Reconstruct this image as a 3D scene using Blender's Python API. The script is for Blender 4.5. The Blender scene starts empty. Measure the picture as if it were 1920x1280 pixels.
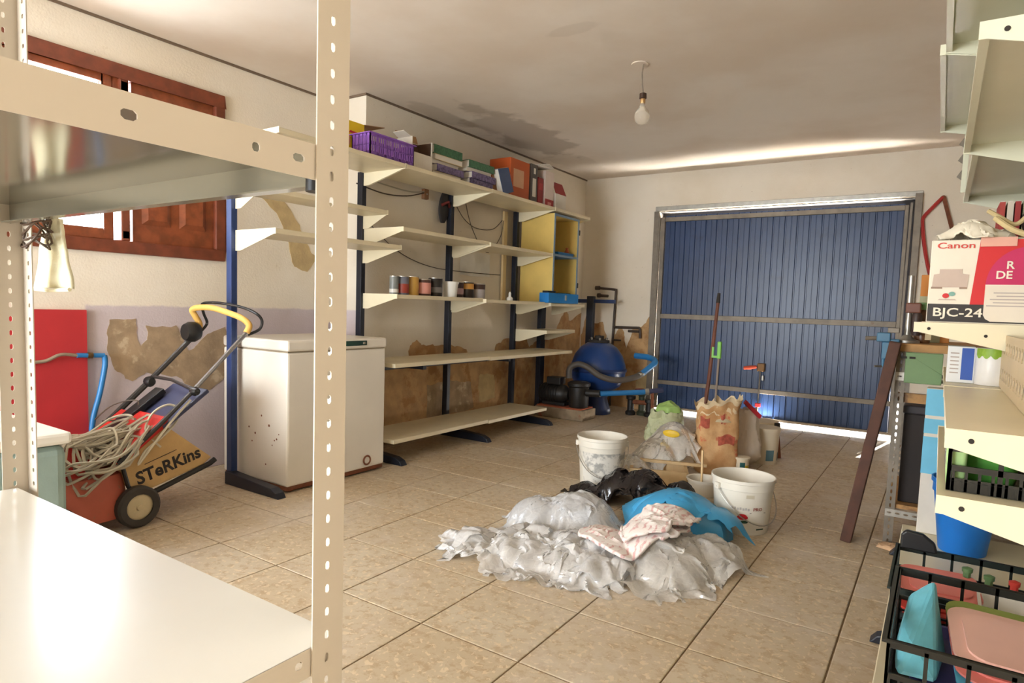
import bpy, bmesh, math, random
import numpy as np
from mathutils import Vector, Matrix, noise
random.seed(7)
SC = bpy.context.scene
COL = SC.collection

# ---------------------------------------------------------------- camera
# room axes: +X right, +Y towards the garage door, +Z up; the camera stands at X=0, Y=0
cam_d = bpy.data.cameras.new('camera')
cam = bpy.data.objects.new('camera', cam_d)
COL.objects.link(cam)
F_PX = 1201.0
cam_d.sensor_fit = 'HORIZONTAL'
cam_d.sensor_width = 36.0
cam_d.lens = 36.0 * F_PX / 1920.0
cam_d.shift_y = 25.0 / 1920.0
cam_d.clip_start = 0.02
dY = Vector((805, 65, -F_PX)).normalized()
dX = Vector((1805, -150, F_PX)).normalized()
dX = (dX - dY * dX.dot(dY)).normalized()
dZ = dX.cross(dY)
cam.matrix_world = Matrix.Translation((0, 0, 1.10)) @ Matrix((dX, dY, dZ)).to_4x4()
SC.camera = cam

# ---------------------------------------------------------------- world, sun, large lights, exposure
world = bpy.data.worlds.new('world'); SC.world = world
world.use_nodes = True
wn = world.node_tree.nodes; wl = world.node_tree.links
bg = wn['Background']
bg.inputs[0].default_value = (0.86, 0.93, 1.0, 1)
bg.inputs[1].default_value = 3.0

def lamp(name, kind, energy, color, loc, target, size=None, size_y=None, angle=None, spread=None):
    d = bpy.data.lights.new(name, kind); d.energy = energy; d.color = color
    if kind == 'AREA':
        d.shape = 'RECTANGLE'; d.size = size; d.size_y = size_y
        if spread: d.spread = math.radians(spread)
    if angle: d.angle = math.radians(angle)
    o = bpy.data.objects.new(name, d); COL.objects.link(o)
    o.location = loc
    o.rotation_euler = (Vector(target) - Vector(loc)).to_track_quat('-Z', 'Y').to_euler()
    return o

lamp('sun', 'SUN', 32.0, (1.0, 0.95, 0.86), (2.0, 14, 2.7), (0.6, 6, 0), angle=0.6)
# daylight falling through the wide opening behind the camera
lamp('daylight_front_opening', 'AREA', 320.0, (0.87, 0.935, 1.0), (-2.45, -2.95, 1.15), (-2.2, 3.0, 0.75), 2.5, 1.8)
# daylight falling through the shuttered window
lamp('daylight_side_window', 'AREA', 115.0, (0.87, 0.94, 1.0), (-4.2, 1.62, 1.9), (-2.0, 1.62, 1.95), 1.1, 0.95)
# sunlit forecourt outside the garage door, throwing light up through the gap over the door
o = lamp('daylight_forecourt', 'AREA', 11500.0, (1.0, 0.95, 0.88), (0.2, 8.8, 0.02), (0.2, 8.8, 3), 5.2, 1.6)
o.rotation_euler.z = math.radians(36)

SC.view_settings.view_transform = 'Standard'
SC.view_settings.look = 'None'
SC.view_settings.gamma = 1.0
SC.view_settings.use_curve_mapping = False
SC.view_settings.exposure = 0.13

# ---------------------------------------------------------------- helpers: colour and materials
def s2l(c):
    c = c / 255.0
    return c / 12.92 if c <= 0.04045 else ((c + 0.055) / 1.055) ** 2.4
def rgb(r, g, b): return (s2l(r), s2l(g), s2l(b), 1.0)

class NT:
    def __init__(self, name):
        self.m = bpy.data.materials.new(name); self.m.use_nodes = True
        self.t = self.m.node_tree; self.n = self.t.nodes; self.l = self.t.links
        self.p = self.n['Principled BSDF']; self.out = self.n['Material Output']
        self._pos = None
    def node(self, kind, **kw):
        nd = self.n.new(kind)
        for k, v in kw.items(): setattr(nd, k, v)
        return nd
    def pos(self):
        if not self._pos: self._pos = self.node('ShaderNodeNewGeometry').outputs['Position']
        return self._pos
    def noise(self, scale, detail=4.0, rough=0.55, vec=None, out='Fac', distort=0.0):
        nd = self.node('ShaderNodeTexNoise')
        nd.inputs['Scale'].default_value = scale; nd.inputs['Detail'].default_value = detail
        nd.inputs['Roughness'].default_value = rough; nd.inputs['Distortion'].default_value = distort
        self.l.new(vec or self.pos(), nd.inputs['Vector'])
        return nd.outputs[out]
    def ramp(self, val, a, b, c0=0.0, c1=1.0):
        nd = self.node('ShaderNodeMapRange'); nd.interpolation_type = 'SMOOTHSTEP'
        self.l.new(val, nd.inputs[0])
        for i, x in enumerate((a, b, c0, c1)): nd.inputs[i + 1].default_value = x
        return nd.outputs[0]
    def math(self, op, a, b=0.0):
        nd = self.node('ShaderNodeMath', operation=op)
        for i, x in enumerate((a, b)):
            if isinstance(x, (int, float)): nd.inputs[i].default_value = x
            else: self.l.new(x, nd.inputs[i])
        return nd.outputs[0]
    def mix(self, fac, a, b, kind='MIX'):
        nd = self.node('ShaderNodeMix', data_type='RGBA', blend_type=kind)
        for i, x in ((0, fac), (6, a), (7, b)):
            if isinstance(x, (int, float)): nd.inputs[i].default_value = x
            elif isinstance(x, tuple): nd.inputs[i].default_value = x
            else: self.l.new(x, nd.inputs[i])
        return nd.outputs[2]
    def col(self, c):
        if isinstance(c, tuple): self.p.inputs['Base Color'].default_value = c
        else: self.l.new(c, self.p.inputs['Base Color'])
    def bump(self, h, strength=0.3, dist=0.01):
        nd = self.node('ShaderNodeBump'); nd.inputs['Strength'].default_value = strength
        nd.inputs['Distance'].default_value = dist
        self.l.new(h, nd.inputs['Height']); self.l.new(nd.outputs[0], self.p.inputs['Normal'])
    def xyz(self):
        nd = self.node('ShaderNodeSeparateXYZ'); self.l.new(self.pos(), nd.inputs[0]); return nd.outputs
    def blob(self, c, r, wob=0.35, scale=3.0):
        # soft irregular spot around a point, radii r
        mp = self.node('ShaderNodeVectorMath', operation='SUBTRACT'); self.l.new(self.pos(), mp.inputs[0]); mp.inputs[1].default_value = c
        dv = self.node('ShaderNodeVectorMath', operation='DIVIDE'); self.l.new(mp.outputs[0], dv.inputs[0]); dv.inputs[1].default_value = r
        ln = self.node('ShaderNodeVectorMath', operation='LENGTH'); self.l.new(dv.outputs[0], ln.inputs[0])
        w = self.math('MULTIPLY', self.math('SUBTRACT', self.noise(scale, 5), 0.5), wob * 4)
        return self.ramp(self.math('ADD', ln.outputs['Value'], w), 0.75, 1.05, 1.0, 0.0)

MATS = {}
def M(name, c, rough=0.5, metal=0.0, var=0.12, scale=6.0, bump=0.0, bscale=60.0, dirt=None, dcover=0.55, dscale=5.0, coat=0.0, trans=0.0):
    """plain procedural material: base colour with mottling, optional second colour in patches, optional relief"""
    if name in MATS: return MATS[name]
    t = NT(name)
    base = t.mix(t.ramp(t.noise(scale, 5), 0.3, 0.7), c, tuple(x * (1 - var) for x in c[:3]) + (1,))
    if dirt:
        base = t.mix(t.ramp(t.noise(dscale, 8, 0.65), dcover, dcover + 0.12), base, dirt)
    t.col(base)
    t.p.inputs['Roughness'].default_value = rough; t.p.inputs['Metallic'].default_value = metal
    t.p.inputs['Coat Weight'].default_value = coat
    t.p.inputs['Transmission Weight'].default_value = trans
    if bump: t.bump(t.noise(bscale, 6), bump, 0.004)
    MATS[name] = t.m
    return t.m

def film_mat(name, c, clear=0.45, rough=0.10, gloss=0.09, crease=38.0):
    """thin plastic film: part clear, part milky translucent, with shiny creases"""
    if name in MATS: return MATS[name]
    t = NT(name); t.n.remove(t.p)
    tr = t.node('ShaderNodeBsdfTransparent'); tl = t.node('ShaderNodeBsdfTranslucent'); df = t.node('ShaderNodeBsdfDiffuse'); gl = t.node('ShaderNodeBsdfGlossy')
    tl.inputs[0].default_value = c; df.inputs[0].default_value = c; gl.inputs['Roughness'].default_value = rough
    # crinkles: facets with whitened fold lines at two sizes
    wp = t.node('ShaderNodeVectorMath', operation='ADD'); t.l.new(t.pos(), wp.inputs[0])
    ws = t.node('ShaderNodeVectorMath', operation='SCALE'); t.l.new(t.noise(6, 2, out='Color'), ws.inputs[0]); ws.inputs['Scale'].default_value = .09; t.l.new(ws.outputs[0], wp.inputs[1])
    def facets(sc):
        v = t.node('ShaderNodeTexVoronoi', feature='DISTANCE_TO_EDGE'); v.inputs['Scale'].default_value = sc; t.l.new(wp.outputs[0], v.inputs['Vector']); return v.outputs['Distance']
    f1, f2 = facets(crease * .3), facets(crease * .75)
    h = t.math('ADD', t.math('MINIMUM', f1, .25), t.math('MULTIPLY', t.math('MINIMUM', f2, .25), .45))
    bp = t.node('ShaderNodeBump'); bp.inputs['Strength'].default_value = 1.0; bp.inputs['Distance'].default_value = 0.006
    t.l.new(h, bp.inputs['Height'])
    for nd in (tl, df, gl): t.l.new(bp.outputs[0], nd.inputs['Normal'])
    m1 = t.node('ShaderNodeMixShader'); m1.inputs[0].default_value = 0.55
    t.l.new(tl.outputs[0], m1.inputs[1]); t.l.new(df.outputs[0], m1.inputs[2])
    m2 = t.node('ShaderNodeMixShader')
    lw = t.node('ShaderNodeLayerWeight'); lw.inputs['Blend'].default_value = 0.3
    white = t.math('ADD', t.math('ADD', t.ramp(f1, 0.0, 0.05, .07, 0), t.ramp(f2, 0.0, 0.06, .06, 0)), t.ramp(t.noise(crease * .16, 4, .6), .4, .7, 0, .2))
    t.l.new(t.math('MAXIMUM', 0.05, t.math('SUBTRACT', t.math('SUBTRACT', clear, white), t.math('MULTIPLY', lw.outputs['Facing'], 0.3))), m2.inputs[0])
    t.l.new(m1.outputs[0], m2.inputs[1]); t.l.new(tr.outputs[0], m2.inputs[2])
    m3 = t.node('ShaderNodeMixShader')
    lw2 = t.node('ShaderNodeLayerWeight'); lw2.inputs['Blend'].default_value = 0.25; t.l.new(bp.outputs[0], lw2.inputs['Normal'])
    t.l.new(t.math('ADD', t.math('MULTIPLY', lw2.outputs['Fresnel'], 0.45), gloss), m3.inputs[0])
    t.l.new(m2.outputs[0], m3.inputs[1]); t.l.new(gl.outputs[0], m3.inputs[2])
    t.l.new(m3.outputs[0], t.out.inputs['Surface'])
    MATS[name] = t.m
    return t.m

# ---------------------------------------------------------------- helpers: geometry
OFF = {}      # object name -> world position its children are measured from
LOCAL = {}

class B:
    """collects shapes, then builds ONE mesh object"""
    def __init__(s): s.v = []; s.f = []
    def add(s, vs, fs):
        k = len(s.v); s.v += [Vector(p) for p in vs]; s.f += [[i + k for i in f] for f in fs]; return s
    def box(s, x0, x1, y0, y1, z0, z1):
        return s.add([(x, y, z) for z in (z0, z1) for y in (y0, y1) for x in (x0, x1)],
                     [(0, 2, 3, 1), (4, 5, 7, 6), (0, 1, 5, 4), (2, 6, 7, 3), (0, 4, 6, 2), (1, 3, 7, 5)])
    def obox(s, c, u, v, w):
        c = Vector(c); u = Vector(u); v = Vector(v); w = Vector(w)
        return s.add([c + i * u + j * v + k * w for k in (-1, 1) for j in (-1, 1) for i in (-1, 1)],
                     [(0, 2, 3, 1), (4, 5, 7, 6), (0, 1, 5, 4), (2, 6, 7, 3), (0, 4, 6, 2), (1, 3, 7, 5)])
    def beam(s, p, q, w, h, up=(0, 0, 1)):
        p = Vector(p); q = Vector(q); d = (q - p); a = d.normalized()
        r = a.cross(Vector(up))
        if r.length < 1e-4: r = a.cross(Vector((1, 0, 0)))
        r.normalize(); u = r.cross(a)
        return s.obox((p + q) / 2, d / 2, r * w / 2, u * h / 2)
    def tube(s, pts, r, n=8, closed=False, cap=True):
        pts = [Vector(p) for p in pts]; m = len(pts); rs = r if isinstance(r, (list, tuple)) else [r] * m
        vs = []; ref = None
        for i in range(m):
            a = pts[i - 1] if (i > 0 or closed) else pts[0]; b = pts[(i + 1) % m] if (i < m - 1 or closed) else pts[-1]
            t = (b - a).normalized()
            if ref is None:
                ref = t.cross(Vector((0, 0, 1)))
                if ref.length < 1e-3: ref = t.cross(Vector((1, 0, 0)))
            ref = (ref - t * ref.dot(t)).normalized(); w = t.cross(ref)
            for k in range(n):
                an = 2 * math.pi * k / n
                vs.append(pts[i] + (ref * math.cos(an) + w * math.sin(an)) * rs[i])
        fs = []
        for i in range(m if closed else m - 1):
            j = (i + 1) % m
            for k in range(n): fs.append((i * n + k, i * n + (k + 1) % n, j * n + (k + 1) % n, j * n + k))
        if cap and not closed: fs += [list(range(n))[::-1], [(m - 1) * n + k for k in range(n)]]
        return s.add(vs, fs)
    def lathe(s, prof, c=(0, 0, 0), n=24, axis='z', sx=1.0, sy=1.0, cap=True):
        vs = []; c = Vector(c)
        for r, z in prof:
            for k in range(n):
                a = 2 * math.pi * k / n; x = r * math.cos(a) * sx; y = r * math.sin(a) * sy
                vs.append(c + (Vector((x, y, z)) if axis == 'z' else Vector((z, x, y)) if axis == 'x' else Vector((x, z, y))))
        fs = [(i * n + k, i * n + (k + 1) % n, (i + 1) * n + (k + 1) % n, (i + 1) * n + k) for i in range(len(prof) - 1) for k in range(n)]
        if cap and prof[0][0] > 1e-6: fs.append(list(range(n))[::-1])
        if cap and prof[-1][0] > 1e-6: fs.append([(len(prof) - 1) * n + k for k in range(n)])
        return s.add(vs, fs)
    def prism(s, poly, axis, a0, a1):
        def P(p, a): return (a, p[0], p[1]) if axis == 'x' else (p[0], a, p[1]) if axis == 'y' else (p[0], p[1], a)
        n = len(poly)
        return s.add([P(p, a0) for p in poly] + [P(p, a1) for p in poly],
                     [list(range(n))[::-1], [n + i for i in range(n)]] + [(i, (i + 1) % n, n + (i + 1) % n, n + i) for i in range(n)])
    def grid(s, fn, nu, nv, closed_u=False):
        vs = [fn(i / (nu - (0 if closed_u else 1)), j / (nv - 1)) for j in range(nv) for i in range(nu)]
        fs = [(j * nu + i, j * nu + (i + 1) % nu, (j + 1) * nu + (i + 1) % nu, (j + 1) * nu + i) for j in range(nv - 1) for i in range(nu if closed_u else nu - 1)]
        return s.add(vs, fs)
    def plate(s, o, u, v, w, cells):
        """strip of sheet metal with octagonal holes; cells: (length, hole_w, hole_h, hole_offset_across) along v"""
        o = Vector(o); u = Vector(u); v = Vector(v); y = 0.0
        for (ln, hw, hh, cx) in cells:
            q = [o + v * y, o + u * w + v * y, o + u * w + v * (y + ln), o + v * (y + ln)]
            if not hw:
                s.add(q, [(0, 1, 2, 3)])
            else:
                c = o + u * cx + v * (y + ln / 2); a, b = hw / 2, hh / 2; ka, kb = a * 0.45, b * 0.55
                hole = [c + u * i + v * j for i, j in ((-ka, -b), (ka, -b), (a, -kb), (a, kb), (ka, b), (-ka, b), (-a, kb), (-a, -kb))]
                s.add(q + hole, [(0, 1, 5, 4), (1, 6, 5), (1, 2, 7, 6), (2, 8, 7), (2, 3, 9, 8), (3, 10, 9), (3, 0, 11, 10), (0, 4, 11)])
            y += ln
        return s
    def build(s, name, mat, parent=None, smooth=False, bevel=0.0, solid=0.0, seg=2, recalc=True, loc=None, subsurf=0, angle=40):
        if parent is not None:
            off = Vector(OFF[parent.name])
        else:
            if loc is None:
                xs = [p.x for p in s.v]; ys = [p.y for p in s.v]; zs = [p.z for p in s.v]
                loc = ((min(xs) + max(xs)) / 2, (min(ys) + max(ys)) / 2, min(zs))
            off = Vector(loc)
        me = bpy.data.meshes.new(name)
        me.from_pydata([p - off for p in s.v], [], s.f)
        if recalc:
            bm = bmesh.new(); bm.from_mesh(me)
            bmesh.ops.remove_doubles(bm, verts=bm.verts, dist=1e-6)
            bmesh.ops.recalc_face_normals(bm, faces=bm.faces); bm.to_mesh(me); bm.free()
        for m in (mat if isinstance(mat, (list, tuple)) else [mat]): me.materials.append(m)
        if smooth:
            me.polygons.foreach_set('use_smooth', [True] * len(me.polygons))
            try: me.set_sharp_from_angle(angle=math.radians(angle))
            except Exception: pass
        ob = bpy.data.objects.new(name, me); COL.objects.link(ob)
        if parent is None: ob.location = off
        else: ob.parent = parent
        OFF[ob.name] = off
        if solid:
            md = ob.modifiers.new('thickness', 'SOLIDIFY'); md.thickness = solid; md.offset = 0
        if bevel:
            md = ob.modifiers.new('edges', 'BEVEL'); md.width = bevel; md.segments = seg; md.limit_method = 'ANGLE'; md.angle_limit = math.radians(35)
        if subsurf:
            md = ob.modifiers.new('round', 'SUBSURF'); md.levels = subsurf; md.render_levels = subsurf
        return ob

def tag(o, label, cat, group=None, kind=None):
    if label: o['label'] = label
    if cat: o['category'] = cat
    if group: o['group'] = group
    if kind: o['kind'] = kind
    return o
def thing(name, label, cat, loc=(0, 0, 0), rotz=0.0, group=None, local=False, rot=None):
    o = bpy.data.objects.new(name, None); COL.objects.link(o)
    o.empty_display_size = 0.05
    o.location = loc; o.rotation_euler = rot or (0, 0, rotz)
    tag(o, label, cat, group)
    OFF[o.name] = (0, 0, 0) if local else tuple(loc)
    return o
def struct(b, name, mat, parent=None, **kw):
    o = b.build(name, mat, parent, loc=(0, 0, 0) if parent is None else None, **kw)
    if parent is None: o['kind'] = 'structure'
    return o
def dup(o, loc=None, rotz=None, label=None, parent=None):
    c = o.copy(); COL.objects.link(c); c.parent = parent
    OFF[c.name] = OFF[o.name]
    for ch in list(o.children): dup(ch, parent=c)
    if loc is not None: c.location = loc
    if rotz is not None: c.rotation_euler = (0, 0, rotz)
    if label: c['label'] = label
    return c
def text(name, body, mat, parent, origin, right, up, width=None, height=None, shear=0.0, bold=0.0, depth=0.0006, label=None):
    """flat lettering: lower-left corner at origin, running along right"""
    cu = bpy.data.curves.new('lettering_curve', 'FONT'); cu.body = body; cu.size = 1.0; cu.extrude = 0.0; cu.offset = bold; cu.shear = shear
    cu.resolution_u = 3
    tmp = bpy.data.objects.new('lettering_tmp', cu); COL.objects.link(tmp)
    bpy.context.view_layer.update()
    me = bpy.data.meshes.new_from_object(tmp.evaluated_get(bpy.context.evaluated_depsgraph_get()))
    bpy.data.objects.remove(tmp); bpy.data.curves.remove(cu)
    vs = [v.co.copy() for v in me.vertices]; fs = [list(p.vertices) for p in me.polygons]; bpy.data.meshes.remove(me)
    x0 = min(v.x for v in vs); x1 = max(v.x for v in vs); y0 = min(v.y for v in vs); y1 = max(v.y for v in vs)
    sx = width / (x1 - x0) if width else height / (y1 - y0); sy = height / (y1 - y0) if height else sx
    r = Vector(right).normalized(); u = Vector(up).normalized(); nn = r.cross(u)
    b = B(); b.add([Vector(origin) + r * (v.x - x0) * sx + u * (v.y - y0) * sy + nn * depth for v in vs], fs)
    o = b.build(name, mat, parent, recalc=False)
    if label: o['label'] = label
    return o
def fold(p, f, seed=0.0):
    """crumple relief: long pinched folds, bent by a slow warp"""
    q = Vector(p) * f + Vector((seed * 7.3, seed * 3.1, seed * 5.7))
    w = q + Vector((noise.noise(q * .6), noise.noise(q * .6 + Vector((5, 1, 3))), 0)) * 1.1
    a = 1 - 2.4 * abs(noise.noise(w)); c = 1 - 2.4 * abs(noise.noise(w * 2.3 + Vector((9, 4, 2)))); d = 1 - 2 * abs(noise.noise(q * 5.1 + Vector((2, 8, 6))))
    return 0.62 * a + 0.27 * c + 0.11 * d
def crease(p, f, seed=0.0):
    """crumpled-film relief: straight sharp creases running in many directions"""
    rr = random.Random(int(seed * 100) + 3); q = Vector((p[0], p[1], 0)); h = 0.0; amp = 0.42; fr = f; tot = 0.0
    w = Vector((noise.noise(q * 3 + Vector((seed, 0, 0))), noise.noise(q * 3 + Vector((0, seed, 5))), 0)) * 0.07
    for k in range(7):
        a = rr.uniform(0, math.pi); ph = rr.uniform(0, 1); d = Vector((math.cos(a), math.sin(a), 0))
        x = (q + w).dot(d) * fr + ph + 0.25 * noise.noise(q * fr * .5 + Vector((k, seed, 2))); x = x - math.floor(x)
        mask = 0.35 + 0.65 * max(0.0, min(1.0, 0.5 + 1.6 * noise.noise(q * (2.2 + k) + Vector((k * 3.1, seed, 7)))))
        h += amp * mask * (1 - 4 * abs(x - 0.5)); tot += amp; fr *= 1.45; amp *= 0.74
    return h / tot * 1.6
def star(outline, c, th):
    """distance from c to a closed star-shaped outline in direction th"""
    d = Vector((math.cos(th), math.sin(th))); best = 0.02; n = len(outline)
    for i in range(n):
        p = Vector(outline[i]) - Vector(c); q = Vector(outline[(i + 1) % n]) - Vector(c); e = q - p
        den = d.x * e.y - d.y * e.x
        if abs(den) < 1e-9: continue
        t = (p.x * e.y - p.y * e.x) / den; k = (p.x * d.y - p.y * d.x) / den
        if t > 0 and -1e-6 <= k <= 1 + 1e-6: best = max(best, t)
    return best
def heap(outline, c, bumps, seed=1, nu=110, nv=44, crumple=0.03, freq=5.0, edge=0.03, floor=0.002, jag=0.06, relief=None, puffy=False):
    """crumpled sheet or bag lying on a surface: bumps are (x, y, radius, height)"""
    b = B()
    def fn(u, v):
        th = 2 * math.pi * u
        r = star(outline, c, th) * (1 + jag * noise.noise(Vector((math.cos(th) * 3, math.sin(th) * 3, seed * 1.7))) + jag * 0.6 * noise.noise(Vector((math.cos(th) * 9, math.sin(th) * 9, seed))))
        s = v ** .8
        x = c[0] + math.cos(th) * r * s; y = c[1] + math.sin(th) * r * s
        acc = 0.0
        for bx, by, br, bh in bumps:
            d2 = ((x - bx) ** 2 + (y - by) ** 2) / (br * br)
            k = bh * math.sqrt(max(0.0, 1 - d2 / 1.9)) if puffy else bh * math.exp(-d2 * 1.3)
            acc += k ** (7 if puffy else 4)
        z = acc ** (1 / (7 if puffy else 4))
        if puffy: fall = math.sqrt(max(0.0, 1 - s ** 7))
        else:
            fall = min(1.0, (1 - s) / 0.16); fall = (fall * (2 - fall)) ** 0.7
        p = Vector((x, y, 0)); cr = (relief or fold)(p, freq, seed)
        z = (z + edge) * fall + crumple * cr * min(1.0, (1 - s) * 7) * (0.45 + min(1, z / 0.1) * 0.55)
        k = crumple * 0.8 * min(1, (1 - s) * 7)
        return Vector((x + k * noise.noise(p * freq * 1.7 + Vector((3, seed, 1))), y + k * noise.noise(p * freq * 1.7 + Vector((8, 2, seed))), max(floor, floor + z)))
    return b.grid(fn, nu, nv, closed_u=True)
def lumps(bumps, base=0.0):
    """height of the rounded lumps under a sheet, for arrays of x, y"""
    def H(x, y):
        z = np.zeros_like(x)
        for bx, by, br, bh in bumps:
            d2 = ((x - bx) ** 2 + (y - by) ** 2) / (br * br)
            z = np.maximum(z, bh * np.sqrt(np.maximum(0.0, 1 - d2 / 1.5)))
        return z + base
    return H
def drape(corners, H, nu, nv, excess=1.4, seed=1, iters=110, jag=.04, lift=.02, rough=.03, relax=5, stiff=.2):
    """loose sheet gathered into a smaller patch and let fall over H: the surplus cloth buckles into folds"""
    rng = np.random.RandomState(seed)
    u, v = np.meshgrid(np.linspace(0, 1, nu), np.linspace(0, 1, nv))
    a_, b_ = 2 * u - 1, 2 * v - 1; k_ = .42
    u = .5 + .5 * a_ * np.sqrt(1 - k_ * b_ ** 2); v = .5 + .5 * b_ * np.sqrt(1 - k_ * a_ ** 2)
    A, Bc, C_, D = [np.array(q, float) for q in corners]
    P = ((1 - u) * (1 - v))[..., None] * A + (u * (1 - v))[..., None] * Bc + (u * v)[..., None] * C_ + ((1 - u) * v)[..., None] * D
    def smooth_noise(scale, amp):
        g = rng.randn(nv // scale + 3, nu // scale + 3)
        yi = np.linspace(0, g.shape[0] - 2.001, nv); xi = np.linspace(0, g.shape[1] - 2.001, nu)
        y0 = yi.astype(int); x0 = xi.astype(int); fy = (yi - y0)[:, None]; fx = (xi - x0)[None]
        fy = fy * fy * (3 - 2 * fy); fx = fx * fx * (3 - 2 * fx)
        return amp * (g[y0][:, x0] * (1 - fy) * (1 - fx) + g[y0][:, x0 + 1] * (1 - fy) * fx + g[y0 + 1][:, x0] * fy * (1 - fx) + g[y0 + 1][:, x0 + 1] * fy * fx)
    P[..., 0] += smooth_noise(8, jag); P[..., 1] += smooth_noise(8, jag)
    p = np.zeros((nv, nu, 3)); p[..., :2] = P
    p[..., 2] = H(p[..., 0], p[..., 1]) + lift + np.abs(smooth_noise(5, rough)) + np.abs(smooth_noise(2, rough * .35))
    home = p[..., :2].copy(); vel = np.zeros_like(p)
    def rest(a, b): return np.linalg.norm(P[b] - P[a], axis=-1) * excess
    S = np.s_
    groups = []
    def pair(a, b, k): groups.append((a, b, rest(a, b), k))
    for o in (0, 1):
        n = (nu - o) // 2 * 2; pair(S[:, o:o + n:2], S[:, o + 1:o + n:2], 1.0)
        n = (nv - o) // 2 * 2; pair(S[o:o + n:2, :], S[o + 1:o + n:2, :], 1.0)
    for o in (0, 1):
        n = (nv - o) // 2 * 2
        pair(S[o:o + n:2, :-1], S[o + 1:o + n:2, 1:], .5); pair(S[o:o + n:2, 1:], S[o + 1:o + n:2, :-1], .5)
    for o in range(4):
        n = (nu - o) // 4 * 4; pair(S[:, o:o + n:4], S[:, o + 2:o + n:4], stiff)
        n = (nv - o) // 4 * 4; pair(S[o:o + n:4, :], S[o + 2:o + n:4, :], stiff)
    dt = 1 / 60.0
    for it in range(iters):
        vel *= .92; vel[..., 2] -= 9.8 * dt * .5
        q = p + vel * dt
        for k in range(relax):
            for a, b, L, kk in groups:
                pa = q[a]; pb = q[b]
                if pa.shape != pb.shape: continue
                d = pb - pa; ln = np.linalg.norm(d, axis=-1) + 1e-9
                cor = d * ((ln - L) / ln * .5 * kk)[..., None]
                q[a] = pa + cor; q[b] = pb - cor
            q[..., :2] += (home - q[..., :2]) * .03
            h = H(q[..., 0], q[..., 1]) + .003
            hit = q[..., 2] < h
            q[..., 2] = np.where(hit, h, q[..., 2])
            q[..., :2] = np.where(hit[..., None], p[..., :2] + (q[..., :2] - p[..., :2]) * .35, q[..., :2])
        vel = (q - p) / dt; sp = np.linalg.norm(vel, axis=-1, keepdims=True); vel *= np.minimum(1.0, 1.2 / (sp + 1e-9)); p = q
    b = B(); b.add([Vector(r) for r in p.reshape(-1, 3).tolist()], [(j * nu + i, j * nu + i + 1, (j + 1) * nu + i + 1, (j + 1) * nu + i) for j in range(nv - 1) for i in range(nu - 1)])
    return b
def arc(c, r, a0, a1, n, plane='xz'):
    out = []
    for i in range(n + 1):
        a = math.radians(a0 + (a1 - a0) * i / n); x, y = r * math.cos(a), r * math.sin(a)
        out.append(Vector(c) + (Vector((x, 0, y)) if plane == 'xz' else Vector((0, x, y)) if plane == 'yz' else Vector((x, y, 0))))
    return out
def smooth_path(pts, n=6):
    """Catmull-Rom through points"""
    P = [Vector(p) for p in pts]; out = []
    for i in range(len(P) - 1):
        a = P[max(i - 1, 0)]; b = P[i]; c = P[i + 1]; d = P[min(i + 2, len(P) - 1)]
        for k in range(n):
            t = k / n
            out.append(0.5 * ((2 * b) + (c - a) * t + (2 * a - 5 * b + 4 * c - d) * t * t + (3 * b - a - 3 * c + d) * t ** 3))
    return out + [P[-1]]
def rough_poly(pts, seed, sub=6, amp=0.015):
    out = []
    for i in range(len(pts)):
        p = Vector(pts[i]); q = Vector(pts[(i + 1) % len(pts)])
        for k in range(sub):
            m = p.lerp(q, k / sub)
            out.append((m.x + amp * noise.noise(Vector((m.x * 23, m.y * 23, seed))), m.y + amp * noise.noise(Vector((m.x * 23, m.y * 23, seed + 9)))))
    return out

# ================================================================= materials used all over
def wall_material(name, c, band=False):
    t = NT(name)
    base = t.mix(t.ramp(t.noise(1.3, 6, 0.6), 0.35, 0.7), c, tuple(x * k for x, k in zip(c[:3], (0.92, 0.89, 0.84))) + (1,))
    base = t.mix(t.ramp(t.noise(9, 8, 0.7), 0.64, 0.74, 0, 0.35), base, rgb(176, 152, 118))
    base = t.mix(t.ramp(t.noise(55, 3, 0.5), 0.73, 0.78, 0, 0.5), base, rgb(150, 120, 88))
    if band:
        x, y, z = t.xyz()
        w = t.math('MULTIPLY', t.math('SUBTRACT', t.noise(14, 4), 0.5), 0.03)
        low = t.ramp(t.math('ADD', z, w), 1.022, 1.04, 1, 0)
        past = t.math('MULTIPLY', t.ramp(t.math('ADD', y, w), 1.60, 1.62, 0, 1), t.ramp(y, 3.301, 3.304, 1, 0))
        base = t.mix(t.math('MULTIPLY', t.math('MULTIPLY', low, past), 0.92), base,
                     t.mix(t.ramp(t.noise(2.2, 6), 0.3, 0.7), rgb(206, 192, 196), rgb(192, 178, 178)))
    t.col(base); t.p.inputs['Roughness'].default_value = 0.9
    t.p.inputs['Specular IOR Level'].default_value = 0.2
    t.bump(t.mix(0.5, t.noise(7, 6), t.noise(90, 4)), 0.25, 0.012)
    return t.m
WALL_C = rgb(234, 224, 207)
m_wall = wall_material('wall_plaster', WALL_C)
m_wall_left = wall_material('wall_plaster_with_lilac_band', WALL_C, band=True)

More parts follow.
